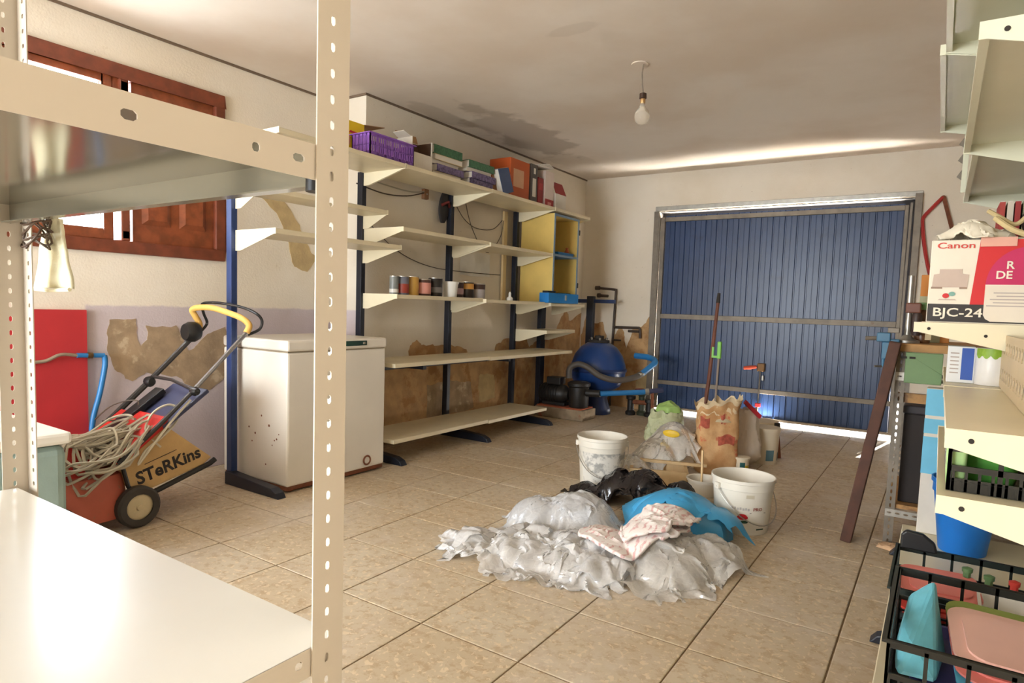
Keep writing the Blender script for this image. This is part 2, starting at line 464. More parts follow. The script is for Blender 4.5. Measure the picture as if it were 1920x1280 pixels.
t = NT('ceiling_plaster')
base = t.mix(t.ramp(t.noise(0.9, 6), 0.35, 0.7), rgb(224, 213, 199), rgb(212, 196, 177))
for c, r, k in (((-3.12, 4.75, 2.58), (0.30, 0.85, 0.3), 0.45), ((-3.38, 3.95, 2.58), (0.13, 0.45, 0.3), 0.3), ((-1.75, 3.1, 2.58), (0.18, 0.06, 0.3), 0.14), ((-3.2, 5.9, 2.58), (0.25, 0.5, 0.3), 0.2)):
    base = t.mix(t.math('MULTIPLY', t.blob(c, r, 0.45, 3.5), k), base, rgb(140, 120, 98))
t.col(base); t.p.inputs['Roughness'].default_value = 0.92; t.p.inputs['Specular IOR Level'].default_value = 0.2
t.bump(t.noise(5, 6), 0.2, 0.01)
m_ceiling = t.m

t = NT('terrazzo_tile')
oi = t.node('ShaderNodeObjectInfo')
base = t.mix(t.ramp(t.noise(3.2, 7, 0.6), 0.3, 0.7), rgb(202, 188, 164), rgb(186, 166, 136))
base = t.mix(t.ramp(oi.outputs['Random'], 0.0, 1.0, 0.0, 0.28), base, rgb(186, 160, 122))
base = t.mix(t.ramp(t.noise(24, 6, 0.65), 0.48, 0.62, 0, 0.5), base, rgb(164, 132, 92))
base = t.mix(t.ramp(t.noise(46, 4, 0.55, distort=.6), 0.56, 0.63, 0, 0.75), base, t.mix(t.noise(20), rgb(232, 214, 184), rgb(206, 182, 144)))
base = t.mix(t.ramp(t.noise(1.6, 8, 0.7), 0.48, 0.64, 0, 0.5), base, rgb(216, 206, 192))
base = t.mix(t.ramp(t.noise(7, 8, 0.75), 0.60, 0.72, 0, 0.4), base, rgb(132, 98, 62))
base = t.mix(t.ramp(t.noise(85, 4, 0.6), 0.70, 0.75, 0, 0.75), base, rgb(92, 64, 42))
t.col(base)
t.l.new(t.ramp(t.noise(6, 5), 0.3, 0.7, 0.38, 0.62), t.p.inputs['Roughness'])
t.bump(t.noise(120, 3), 0.06, 0.002)
m_tile = t.m
m_grout = M('grout', rgb(134, 108, 78), 0.95, var=0.3, scale=20)
m_bare = M('bare_plaster', rgb(200, 160, 112), 0.95, var=0.3, scale=9, bump=0.5, bscale=35, dirt=rgb(168, 124, 78), dcover=0.5, dscale=7)
m_bare_grey = M('bare_mortar', rgb(176, 150, 118), 0.95, var=0.3, scale=10, bump=0.4, bscale=40, dirt=rgb(200, 178, 146), dcover=0.55, dscale=9)
m_ochre = M('stained_plaster', rgb(198, 172, 124), 0.95, var=0.2, scale=12, bump=0.3)
m_wood = M('shutter_wood', rgb(146, 76, 42), 0.42, var=0.4, scale=14, bump=0.15, bscale=50)
m_wood_dark = M('frame_wood', rgb(124, 62, 38), 0.45, var=0.35, scale=14)
m_white = M('white_plastic', rgb(232, 228, 218), 0.4, var=0.05)
m_cream = M('cream_steel', rgb(204, 192, 175), 0.38, var=0.05, scale=3, dirt=rgb(206, 180, 148), dcover=0.72, dscale=9)
m_shelf_white = M('white_shelf_steel', rgb(236, 234, 226), 0.24, var=0.05, scale=3)
m_shelf = M('cream_shelf', rgb(226, 212, 178), 0.42, var=0.1, scale=4, dirt=rgb(196, 168, 116), dcover=0.68, dscale=6)
m_bracket = M('cream_bracket', rgb(232, 220, 188), 0.42, var=0.06)
m_navy = M('navy_steel', rgb(27, 31, 44), 0.45, var=0.25, scale=12, dirt=rgb(60, 44, 36), dcover=0.7, dscale=14)
m_navy_light = M('blue_post_steel', rgb(38, 58, 104), 0.4, var=0.2, scale=12)
m_black = M('black_plastic', rgb(24, 23, 23), 0.45, var=0.3)
m_dark = M('dark_hole', rgb(46, 40, 34), 0.8, var=0.2)
m_steel = M('galvanised_steel', rgb(176, 172, 162), 0.38, metal=0.7, var=0.2, scale=20)
m_steel_dull = M('dull_steel', rgb(128, 118, 104), 0.5, metal=0.5, var=0.25, scale=12, dirt=rgb(96, 72, 52), dcover=0.62)
m_rust = M('rusty_steel', rgb(128, 72, 42), 0.8, var=0.4, scale=20)
m_red = M('red_paint', rgb(190, 38, 40), 0.55, var=0.15, scale=5)
m_cable = M('grey_cable', rgb(182, 172, 150), 0.55, var=0.15)
m_cable_dark = M('dark_cable', rgb(84, 70, 56), 0.6)
m_paper = M('paper_white', rgb(226, 218, 204), 0.8, var=0.06)
m_card = M('brown_cardboard', rgb(170, 128, 84), 0.85, var=0.15)
m_bluepipe = M('blue_pipe', rgb(40, 120, 180), 0.4, var=0.15)

# ================================================================= floor
struct(B().box(-4.05, 0.72, -2.8, 6.92, -0.10, -0.004), 'floor', m_grout)
floor = bpy.data.objects['floor']
full = None
xs = []; x = -4.22
while x < 0.52: xs.append((max(x, -3.87), min(x + 0.4, 0.52))); x += 0.4
ys = []; y = -0.38
while y < 6.80: ys.append((max(y, -0.4), min(y + 0.4, 6.80))); y += 0.4
def tile_mesh(w, d):
    g = 0.003; e = 0.003
    return B().add([(sx * (w / 2 - k), sy * (d / 2 - k), z) for z, k in ((-0.006, g), (-0.0012, g), (0.0, g + e)) for sx, sy in ((-1, -1), (1, -1), (1, 1), (-1, 1))],
                   [(8, 9, 10, 11)] + [(a * 4 + i, a * 4 + (i + 1) % 4, a * 4 + 4 + (i + 1) % 4, a * 4 + 4 + i) for a in (0, 1) for i in range(4)])
cache = {}
for (x0, x1) in xs:
    for (y0, y1) in ys:
        if x1 - x0 < 0.02 or y1 - y0 < 0.02: continue
        if x1 < -3.5 and y0 > 3.35: continue
        key = (round(x1 - x0, 3), round(y1 - y0, 3))
        if key not in cache:
            o = tile_mesh(*key).build('tile', m_tile, None, loc=(0, 0, 0)); o.parent = floor; cache[key] = o
        else:
            o = cache[key].copy(); COL.objects.link(o); o.parent = floor
        o.location = ((x0 + x1) / 2, (y0 + y1) / 2, random.uniform(-0.0006, 0.0))
B().box(-3.87, 0.52, -2.6, -0.39, -0.004, -0.001).build('tile_field', m_tile, floor)
struct(B().box(-9, 8, 6.9, 16, -0.12, -0.02), 'ground_outside', M('concrete_forecourt', rgb(206, 196, 178), 0.9, var=0.15))

# ================================================================= walls and ceiling
struct(B().box(-4.07, 0.72, -2.8, 6.92, 2.58, 2.70), 'ceiling', m_ceiling)
w = B()
w.box(-4.07, -3.87, -2.8, 1.2, 0, 2.58).box(-4.07, -3.87, 2.42, 3.3, 0, 2.58)
w.box(-4.07, -3.87, 1.2, 2.42, 0, 1.33).box(-4.07, -3.87, 1.2, 2.42, 2.36, 2.58)
w.box(-4.07, -3.52, 3.3, 6.92, 0, 2.58)
wall_left = struct(w, 'wall_left', m_wall_left)
w = B().box(-3.52, -2.62, 6.72, 6.92, 0, 2.58).box(-0.24, 0.72, 6.72, 6.92, 0, 2.58).box(-2.62, -0.24, 6.72, 6.92, 2.17, 2.58)
wall_back = struct(w, 'wall_back', m_wall)
wall_right = struct(B().box(0.52, 0.72, -2.8, 6.72, 0, 2.58), 'wall_right', m_wall)
w = B().box(-3.87, -3.72, -2.8, -2.6, 0, 2.58).box(-1.2, 0.52, -2.8, -2.6, 0, 2.58).box(-3.72, -1.2, -2.8, -2.6, 0, 0.3).box(-3.72, -1.2, -2.8, -2.6, 2.1, 2.58)
wall_front = struct(w, 'wall_front', m_wall)
# dark seam of the ceiling edge along the left wall
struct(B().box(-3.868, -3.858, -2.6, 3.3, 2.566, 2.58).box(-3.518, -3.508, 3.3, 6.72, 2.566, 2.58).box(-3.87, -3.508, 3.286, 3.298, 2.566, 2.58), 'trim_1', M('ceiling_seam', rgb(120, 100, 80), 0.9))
def patch(name, parent, pts, axis, a, mat, seed, amp=0.015, proud=0.003):
    p = rough_poly(pts, seed, 6, amp)
    return B().prism(p, axis, a, a + proud).build(name, mat, parent)
patch('bare_plaster_patch', wall_left, [(1.732, .949), (1.875, .958), (1.885, .84), (1.90, .81), (1.93, .83), (1.934, .911), (2.108, .91), (2.157, .817), (2.19, .75), (2.313, .864), (2.423, .907), (2.47, .82), (2.45, .583), (2.276, .474), (2.106, .60), (1.932, .640), (1.841, .590), (1.756, .677), (1.716, .8)], 'x', -3.87, m_bare_grey, 3)
patch('bare_plaster_patch', wall_left, [(2.655, 1.80), (2.821, 1.687), (2.91, 1.513), (2.956, 1.329), (3.072, 1.299), (3.16, 1.40), (3.104, 1.456), (2.999, 1.636), (2.864, 1.80)], 'x', -3.87, m_ochre, 5)
patch('bare_plaster_patch', wall_left, [(3.31, .0), (3.31, .56), (3.608, .59), (3.78, .64), (3.80, .76), (3.88, .80), (3.94, .76), (4.1, .75), (4.283, .756), (4.547, .699), (4.60, .60), (4.95, .64), (5.002, .733), (5.134, .781), (5.519, .788), (5.60, .68), (5.781, .765), (6.1, .80), (6.25, 1.0), (6.35, 1.09), (6.45, .95), (6.71, 1.05), (6.71, 0)], 'x', -3.52, m_bare, 11, 0.02)
patch('old_paint_patch', wall_left, [(4.02, .12), (4.02, .42), (4.3, .44), (4.62, .40), (4.66, .16)], 'x', -3.516, m_bare_grey, 13, 0.02, 0.002)
patch('old_paint_patch', wall_left, [(4.75, .2), (4.73, .46), (4.98, .45), (5.0, .22)], 'x', -3.516, m_ochre, 17, 0.02, 0.002)
patch('bare_plaster_patch', wall_back, [(-3.51, .0), (-3.51, .78), (-3.447, 1.028), (-3.33, .93), (-3.236, .95), (-3.16, .732), (-3.10, .70), (-3.06, .86), (-3.0, .92), (-2.96, .80), (-2.93, .66), (-2.86, .897), (-2.748, .933), (-2.66, 1.056), (-2.63, 1.10), (-2.63, .0)], 'y', 6.717, m_bare, 19, 0.02)
patch('white_patch', wall_left, [(4.42, 1.36), (4.42, 1.57), (4.86, 1.57), (4.86, 1.36)], 'x', -3.52, M('fresh_white_paint', rgb(240, 236, 228), .8), 29, 0.012, 0.002)
patch('old_paint_patch', wall_back, [(-2.78, .06), (-2.80, .30), (-2.72, .42), (-2.66, .40), (-2.66, .06)], 'y', 6.714, m_ochre, 23, 0.015, 0.002)
# red painted panel of an old doorway on the left wall
B().box(-3.868, -3.845, 1.00, 1.607, 0.0, 1.005).build('red_panel', M('red_panel_paint', rgb(186, 42, 46), 0.6, var=0.12, scale=4, dirt=rgb(160, 60, 50), dcover=0.7), wall_left)['label'] = 'flat red painted panel on the lower wall'

# ================================================================= shuttered window in the left wall
win = thing('window_1', None, None, (-3.87, 1.81, 1.33)); win['kind'] = 'structure'
fr = B().box(-3.93, -3.845, 1.14, 2.42, 2.285, 2.36).box(-3.93, -3.845, 1.14, 2.42, 1.325, 1.395).box(-3.93, -3.845, 2.355, 2.42, 1.395, 2.285).box(-3.93, -3.845, 1.14, 1.205, 1.395, 2.285).box(-3.93, -3.85, 1.795, 1.842, 1.395, 2.285)
fr.build('window_frame', m_wood_dark, win, bevel=0.006)
# left leaf: open casement frame with a bare pane
lf = B().box(-3.915, -3.87, 1.205, 1.26, 1.395, 2.285).box(-3.915, -3.87, 1.712, 1.762, 1.395, 2.285).box(-3.915, -3.87, 1.26, 1.712, 2.245, 2.285).box(-3.915, -3.87, 1.26, 1.712, 1.395, 1.455)
leaf = lf.build('casement', m_wood, win, bevel=0.004)
gm = NT('window_glass'); gm.p.inputs['Transmission Weight'].default_value = 1.0; gm.p.inputs['Roughness'].default_value = 0.0; gm.p.inputs['IOR'].default_value = 1.01
gm.col(gm.mix(gm.noise(3), (1, 1, 1, 1), (0.97, 0.99, 1, 1)))
B().box(-3.897, -3.893, 1.26, 1.712, 1.455, 2.245).build('pane', gm.m, leaf)
# right leaf: closed wooden shutter with raised panels
sh = B().box(-3.91, -3.875, 1.866, 2.355, 1.395, 2.285).build('shutter', m_wood, win, bevel=0.003)
for z0, z1 in ((1.50, 1.78), (1.86, 2.19)):
    for y0, y1 in ((1.915, 2.085), (2.135, 2.305)):
        B().add([(-3.875, y0, z0), (-3.875, y1, z0), (-3.875, y1, z1), (-3.875, y0, z1), (-3.858, y0 + .03, z0 + .03), (-3.858, y1 - .03, z0 + .03), (-3.858, y1 - .03, z1 - .03), (-3.858, y0 + .03, z1 - .03)],
                [(4, 5, 6, 7), (0, 1, 5, 4), (1, 2, 6, 5), (2, 3, 7, 6), (3, 0, 4, 7)]).build('raised_panel', m_wood, sh)
B().box(-3.91, -3.875, 1.762, 1.795, 1.57, 2.285).build('meeting_strip', m_wood, win)
B().box(-3.868, -3.85, 1.80, 1.835, 2.20, 2.27).build('hinge', m_steel_dull, win)
B().box(-3.868, -3.85, 1.80, 1.835, 1.41, 1.45).build('hinge', m_steel_dull, win)
# wide opening behind the camera (frame only, it stands open)
win2 = thing('window_2', None, None, (-2.46, -2.7, 0.3)); win2['kind'] = 'structure'
B().box(-3.72, -3.66, -2.76, -2.66, 0.3, 2.1).box(-1.26, -1.2, -2.76, -2.66, 0.3, 2.1).box(-3.66, -1.26, -2.76, -2.66, 0.3, 0.36).box(-3.66, -1.26, -2.76, -2.66, 2.04, 2.1).build('window_frame', m_wood_dark, win2, bevel=0.005)

# ================================================================= blue garage door
m_door = M('blue_door_paint', rgb(34, 58, 98), 0.34, var=0.2, scale=5, dirt=rgb(28, 46, 80), dcover=0.6, dscale=6)
door = thing('door_1', None, None, (-1.42, 6.74, 0)); door['kind'] = 'structure'
DX0, DX1 = -2.545, -0.335
n = 20; wd = (DX1 - DX0) / n
prof = [(0, .009), (.06, .009), (.10, 0), (.46, 0), (.48, .003), (.52, .003), (.54, 0), (.92, 0), (.96, .009), (1, .009)]
sl0 = None
for i in range(n):
    x0 = DX0 + i * wd
    if sl0 is None:
        b = B()
        vs = []
        for zz in (0.045, 2.122):
            for k, d in prof: vs.append((x0 + k * wd, 6.735 + d, zz))
        q = len(prof)
        b.add(vs, [(k, k + 1, q + k + 1, q + k) for k in range(q - 1)])
        sl0 = b.build('door_slat', m_door, door, solid=0.002)
    else:
        c = sl0.copy(); COL.objects.link(c); c.parent = door; c.location = (i * wd, 0, 0)
# dark blockers added outside to hide the glare in the door gaps
m_blocker = M('dark_gap_blocker', rgb(40, 36, 32), .9)
B().box(-2.62, -0.24, 6.84, 6.92, 2.075, 2.17).box(-2.62, -0.24, 6.725, 6.84, 2.163, 2.17).build('gap_blocker', m_blocker, door)
B().box(-2.62, -2.50, 6.80, 6.92, 0.16, 2.075).build('gap_blocker', m_blocker, door)
B().box(-0.40, -0.24, 6.80, 6.92, 0.42, 2.075).build('gap_blocker', m_blocker, door)
# leaf frame bars
for nm, args in (('door_bar', (DX0, DX1, 6.705, 6.733, 1.02, 1.072)), ('door_bar', (DX0, DX1, 6.705, 6.733, 0.305, 0.35)),
                 ('door_bar', (DX0, DX1, 6.71, 6.74, 2.06, 2.105)), ('door_bar', (DX0, DX1, 6.71, 6.733, 0.04, 0.065)),
                 ('door_stile', (DX0 - .045, DX0, 6.705, 6.74, 0.04, 2.105)), ('door_stile', (DX1, DX1 + .03, 6.705, 6.74, 0.04, 2.105))):
    B().box(*args).build(nm, m_steel_dull, door, bevel=0.003)
# fixed steel frame
B().box(-2.66, -2.605, 6.68, 6.75, 0, 2.17).build('frame_post', m_steel_dull, door, bevel=0.004)
B().box(-0.262, -0.205, 6.68, 6.75, 0, 2.2).build('frame_post', m_steel_dull, door, bevel=0.004)
B().box(-2.66, -0.205, 6.712, 6.72, 2.178, 2.225).build('frame_header', m_steel, door, bevel=0.004)
B().beam((-0.30, 6.69, 0.35), (-0.285, 6.69, 2.12), 0.018, 0.03, (0, 1, 0)).build('balance_arm', m_steel_dull, door)
B().beam((-2.60, 6.69, 0.3), (-2.595, 6.69, 2.1), 0.014, 0.025, (0, 1, 0)).build('balance_arm', m_steel_dull, door)
# latch
la = B().box(-1.50, -1.43, 6.68, 6.735, 0.53, 0.61).build('latch_box', M('latch_brass', rgb(120, 86, 46), 0.5, metal=0.4), door, bevel=0.006)
B().tube([(-1.50, 6.665, 0.575), (-1.56, 6.655, 0.565), (-1.62, 6.65, 0.555)], [0.014, 0.02, 0.016]).build('latch_handle', M('orange_grip', rgb(190, 70, 36), 0.5), la, smooth=True)
B().tube([(-1.47, 6.69, 0.53), (-1.475, 6.69, 0.05)], 0.006).build('latch_rod', m_steel_dull, la)
B().box(-1.50, -1.45, 6.68, 6.72, 0.17, 0.21).build('rod_guide', m_red, la, bevel=0.004)
B().box(-1.455, -1.435, 6.69, 6.71, 0.44, 0.49).build('padlock', m_steel, la, bevel=0.004)

# ================================================================= foreground slotted-angle shelving
fs = thing('metal_shelving', 'cream slotted steel shelving in the foreground with glossy white shelf', 'shelving', (-1.06, 0.27, 0))
XR, XL, YN, YF = -0.575, -1.54, -0.02, 0.512
PITCH = 0.0278
ncell = int(2.3 / PITCH)
def slot_post(cx, cy, ux, uy):
    # corner at (cx, cy); flanges run ux along X and uy along Y
    b = B()
    cells = [(PITCH, 0.0055, 0.0105, 0.0235)] * ncell
    b.plate((cx, cy, 0), (0, uy, 0), (0, 0, 1), 0.044, cells)
    cells = [(PITCH, 0.0085, 0.0085, 0.028)] * ncell
    b.plate((cx, cy, 0), (ux, 0, 0), (0, 0, 1), 0.044, cells)
    return b.build('slotted_post', m_cream, fs, solid=0.002)
slot_post(XR, YF, -1, -1); slot_post(XL, 0.53, 1, -1); slot_post(XR, YN, -1, 1); slot_post(XL, YN, 1, 1)
def tray(zt, mat_top, drop, holes):
    b = B()
    x0, x1, y0, y1 = XL + .004, XR - .003, YN + .004, YF - .003
    b.box(x0, x1, y0, y1, zt - 0.002, zt)
    sh = b.build('shelf', mat_top, fs)
    # right flange with bolt holes, far, near and left flanges, inner lip
    r = B(); r.plate((x1, y0, zt - drop), (0, 0, 1), (0, 1, 0), drop, holes)
    r.build('shelf_flange', m_cream, sh, solid=0.0015)
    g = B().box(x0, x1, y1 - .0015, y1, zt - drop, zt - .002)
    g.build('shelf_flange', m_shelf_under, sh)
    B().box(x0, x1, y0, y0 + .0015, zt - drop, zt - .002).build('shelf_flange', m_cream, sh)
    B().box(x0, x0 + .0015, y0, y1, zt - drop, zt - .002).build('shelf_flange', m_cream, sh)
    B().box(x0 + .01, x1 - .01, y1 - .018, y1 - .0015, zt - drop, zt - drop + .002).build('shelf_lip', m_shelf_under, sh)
    return sh
m_shelf_under = M('shelf_underside_dark', rgb(128, 122, 104), 0.13, var=0.08, metal=0.35)  # darker, shinier tone for the shelf underside and far flanges
L = YF - .003 - (YN + .004)
def cells_with(h):      # h: list of (position along y from near end, w, h)
    out = []; y = 0.0
    for (p, a, c, hole_len) in h:
        out.append((p - hole_len / 2 - y, 0, 0, 0)); out.append((hole_len, a, c, 0.0195)); y = p + hole_len / 2
    out.append((L - y, 0, 0, 0)); return out
off = YN + .004
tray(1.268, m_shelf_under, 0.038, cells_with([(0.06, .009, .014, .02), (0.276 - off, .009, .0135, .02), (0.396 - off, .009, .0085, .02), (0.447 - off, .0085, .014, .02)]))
tray(0.700, m_shelf_white, 0.034, cells_with([(0.06, .009, .014, .02), (0.2, .009, .014, .02), (0.40 - off, .0085, .006, .02), (0.452 - off, .009, .010, .02)]))
tray(0.15, m_shelf_white, 0.034, [(L, 0, 0, 0)])
tray(1.90, m_shelf_white, 0.034, [(L, 0, 0, 0)])
B().lathe([(0.0, 0), (.013, 0), (.013, .02), (.008, .024), (0, .024)], (-0.60, 0.49, 1.222), 12).build('corner_bolt', m_black, fs, smooth=True)
# tangle of wire round the far post, and a woven sack hung from it
wt = []
for k in range(90):
    a = k * 0.55
    wt.append((-1.515 + 0.035 * math.cos(a) + 0.012 * math.sin(k * 1.7), 0.545 + 0.02 * math.sin(a), 1.225 + 0.03 * math.sin(k * 0.23) + 0.012 * math.cos(k * 1.1)))
tag(B().tube(smooth_path(wt, 2), 0.0022, 5).build('wire_tie', M('brown_wire', rgb(84, 62, 44), 0.6), None, smooth=True), 'tangle of brown wire tied round the far foreground post', 'wire')
def sackfn(u, v):
    w0 = 0.032 + 0.060 * v
    x = -1.522 + (u - 0.5) * 2 * w0; z = 1.246 - 0.140 * v
    return Vector((x + 0.003 * noise.noise(Vector((u * 5, v * 4, 2))), 0.572 + 0.010 * fold(Vector((u * 2, v * .5, 0)), 2, 2) * (1 - .5 * v), z + 0.004 * noise.noise(Vector((u * 3, 1, 2)))))
m_sack = M('woven_sack', rgb(232, 224, 190), 0.8, var=0.08, scale=40, bump=0.3, bscale=300)
sk = thing('woven_sack', 'off-white woven sack hanging from the far foreground post', 'sack', (-1.522, 0.572, 1.10))
B().grid(sackfn, 16, 18).build('sack_cloth', m_sack, sk, smooth=True, solid=0.006)
B().tube([(-1.60, 0.570, 1.104), (-1.52, 0.566, 1.101), (-1.435, 0.57, 1.104)], 0.004, 6).build('hem', m_sack, sk, smooth=True)
B().tube([(-1.53, 0.571, 1.236), (-1.522, 0.55, 1.25), (-1.512, 0.535, 1.245)], 0.003, 6).build('tie_string', m_cable_dark, sk, smooth=True)

# ================================================================= wall shelving along the left wall
su = thing('wall_shelving', 'long cream shelving on navy posts along the left wall', 'shelving', (-3.42, 4.0, 0))
PX_ = -3.42
def upright(y, z1, mat=m_navy, z0=0.0, w=0.036, d=0.05):
    b = B()
    k = int((z1 - z0) / 0.05)
    b.box(PX_ - d, PX_ - 0.001, y - w / 2, y + w / 2, z0, z1)
    o = b.build('post', mat, su, bevel=0.002)
    s = B().plate((PX_ + 0.0015, y - w / 2, z0), (0, 1, 0), (0, 0, 1), w, [(0.05, 0.006, 0.022, w * .5)] * k)
    s.build('slotted_face', mat, o)
    return o
upright(2.205, 2.0, m_navy_light); upright(3.2, 2.0); upright(4.18, 2.0); upright(5.17, 2.0)
upright(5.70, 1.13, m_navy, 0.0, 0.085)
for y in (2.19, 3.16, 4.15, 5.14):
    B().prism([(-3.45, 0.0), (-2.95, 0.0), (-2.97, 0.03), (-3.02, 0.05), (-3.40, 0.075), (-3.45, 0.075)], 'y', y - .028, y + .028).build('foot', m_navy, su, bevel=0.004)
def shelf(y0, y1, z, xf, mat=m_shelf, root=0.115, tip=0.03, brackets=True):
    b = B().box(PX_ + .004, xf, y0 + .004, y1 - .004, z - 0.028, z)
    s = b.build('shelf', mat, su, bevel=0.003)
    if brackets:
        for ya in (y0 + .002, y1 - .008):
            B().prism([(PX_ + .001, z - root), (PX_ + .05, z - root), (xf - .015, z - tip), (xf + .001, z - tip), (xf + .001, z + .002), (PX_ + .001, z + .002)], 'y', ya, ya + .006).build('bracket', m_bracket, s)
    return s
for y0, y1 in ((2.21, 3.2), (3.2, 4.19), (4.19, 5.18)): shelf(y0, y1, 2.02, -3.025)
shelf(5.18, 5.88, 2.02, -3.02)
shelf(2.21, 3.2, 1.722, -3.18); shelf(2.21, 3.2, 1.483, -3.05)
shelf(3.2, 4.19, 1.608, -3.042); shelf(4.19, 5.18, 1.60, -3.03)
shelf(3.2, 4.19, 1.155, -3.09, root=.105); shelf(4.19, 5.18, 1.148, -3.06); shelf(5.18, 5.86, 1.14, -3.035)
shelf(5.18, 5.74, 0.88, -3.07)
shelf(3.1, 4.19, 0.690, -3.0, root=.06, brackets=False); shelf(4.19, 5.58, 0.684, -3.0, brackets=False)
shelf(3.1, 4.19, 0.175, -3.0, brackets=False); shelf(4.19, 5.12, 0.168, -3.0, brackets=False)
for (a, c) in ((3.1, 4.19), (4.19, 5.58)):
    B().box(PX_ + .01, PX_ + .05, a, c, 0.60, 0.655).build('rail', m_navy, su, bevel=0.003)
    B().box(PX_ + .01, -3.06, a + .35, a + .385, 0.625, 0.66).build('rail', m_navy, su)

# ================================================================= items on the top shelf
ZT = 2.021
def open_box(name, label, cat, x0, x1, y0, y1, z0, z1, mat, inner, flaps=(), group=None, th=0.006):
    t = thing(name, label, cat, ((x0 + x1) / 2, (y0 + y1) / 2, z0), group=group)
    b = B().box(x0, x1, y0, y1, z0, z0 + th).box(x0, x0 + th, y0, y1, z0 + th, z1).box(x1 - th, x1, y0, y1, z0 + th, z1).box(x0 + th, x1 - th, y0, y0 + th, z0 + th, z1).box(x0 + th, x1 - th, y1 - th, y1, z0 + th, z1)
    b.build('carton', mat, t)
    for (p, q, d) in flaps:      # hinge p->q, flap direction d
        p = Vector(p); q = Vector(q); d = Vector(d)
        B().add([p, q, q + d * 0.96 + (p - q) * .04, p + d * .96 + (q - p) * .04], [(0, 1, 2, 3)]).build('flap', inner, t, solid=0.004)
    return t
m_yel = M('yellow_print', rgb(236, 196, 30), 0.5, var=0.08)
yb = open_box('cardboard_box', 'open yellow printed box at the near end of the top shelf', 'box', -3.41, -3.215, 2.80, 3.0, ZT, ZT + .225, m_yel, m_card,
              flaps=[((-3.215, 3.0, ZT + .225), (-3.41, 3.0, ZT + .225), (0, .20, .03)), ((-3.41, 2.80, ZT + .225), (-3.41, 3.0, ZT + .225), (-.05, 0, .04))])
B().lathe([(0, 0), (.03, 0), (.03, .003), (0, .003)], (-3.214, 2.85, ZT + .10), 14, axis='x', sy=1.5).build('printed_picture', M('peach_print', rgb(226, 160, 130), 0.6), yb)
B().prism([(2.87, ZT + .15), (2.98, ZT + .145), (2.985, ZT + .158), (2.88, ZT + .165)], 'x', -3.214, -3.212).build('printed_stripe', m_red, yb)
# purple crate
m_purple = M('purple_plastic', rgb(142, 92, 178), 0.4, var=0.15)
def crate(name, label, cat, W, D, H, mat, loc, rotz=0.0, nslot=(5, 4), rows=2, group=None, wall=0.006, taper=0.0, rim=0.012):
    """slatted plastic crate in local coordinates, origin at the base centre; W along x, D along y"""
    t = thing(name, label, cat, loc, rotz, group, local=True)
    B().box(-W / 2 + wall, W / 2 - wall, -D / 2 + wall, D / 2 - wall, 0, wall).build('base', mat, t)
    for ax, sgn, ln, ns in (('x', -1, W, nslot[0]), ('x', 1, W, nslot[0]), ('y', -1, D, nslot[1]), ('y', 1, D, nslot[1])):
        b = B(); half = (D if ax == 'x' else W) / 2
        cw = ln / ns
        rh = (H - 0.02) / rows
        def bx(a0, a1, z0, z1):
            if ax == 'x': b.box(a0, a1, sgn * half - (wall if sgn > 0 else 0), sgn * half + (wall if sgn < 0 else 0), z0, z1)
            else: b.box(sgn * half - (wall if sgn > 0 else 0), sgn * half + (wall if sgn < 0 else 0), a0, a1, z0, z1)
        for r in range(rows + 1): bx(-ln / 2, ln / 2, r * rh, r * rh + (0.02 if r in (0, rows) else 0.012))
        for k in range(ns + 1):
            p = -ln / 2 + k * cw; e = 0.008 if 0 < k < ns else 0.014
            bx(max(-ln / 2, p - e / 2), min(ln / 2, p + e / 2), 0, H)
        for r in range(max(1, rows - 1)):
            for k in range(ns * 4):
                q = -ln / 2 + (k + .5) * cw / 4; bx(q - .0025, q + .0025, r * rh, (r + 1) * rh)
            bx(-ln / 2, ln / 2, r * rh + rh * .52, r * rh + rh * .52 + .005)
        b.build('crate_side', mat, t)
    r_ = B()
    for (x0, x1, y0, y1) in ((-W / 2 - rim, W / 2 + rim, -D / 2 - rim, -D / 2 + .004), (-W / 2 - rim, W / 2 + rim, D / 2 - .004, D / 2 + rim), (-W / 2 - rim, -W / 2 + .004, -D / 2 + .004, D / 2 - .004), (W / 2 - .004, W / 2 + rim, -D / 2 + .004, D / 2 - .004)):
        r_.box(x0, x1, y0, y1, H - .006, H)
    r_.build('rim', mat, t)
    return t
crate('plastic_crate', 'purple plastic crate beside the yellow box on the top shelf', 'crate', 0.165, 0.40, 0.135, m_purple, (-3.115, 3.08, ZT), rows=1, nslot=(5, 6))
wbx = thing('cardboard_box', 'white cardboard box lying open towards the room beside the purple crate', 'box', (-3.22, 3.41, ZT))
m_wc = M('white_card', rgb(222, 212, 196), 0.8); m_in = M('shaded_card_inside', rgb(84, 60, 42), 0.9)  # brown card inside, colour darkened for the shade within the box
B().box(-3.21, -3.07, 3.30, 3.306, ZT, ZT + .21).box(-3.21, -3.07, 3.504, 3.51, ZT, ZT + .21).box(-3.21, -3.204, 3.306, 3.504, ZT, ZT + .21).box(-3.204, -3.07, 3.306, 3.504, ZT, ZT + .006).box(-3.076, -3.07, 3.306, 3.504, ZT + .006, ZT + .11).build('carton', m_wc, wbx)
B().box(-3.203, -3.200, 3.308, 3.502, ZT + .008, ZT + .205).box(-3.20, -3.08, 3.500, 3.503, ZT + .008, ZT + .205).build('shaded_inner_card', m_in, wbx)
B().add([(-3.21, 3.30, ZT + .21), (-3.21, 3.51, ZT + .21), (-3.24, 3.52, ZT + .27), (-3.24, 3.31, ZT + .27)], [(0, 1, 2, 3)]).build('flap', m_card, wbx, solid=.004)
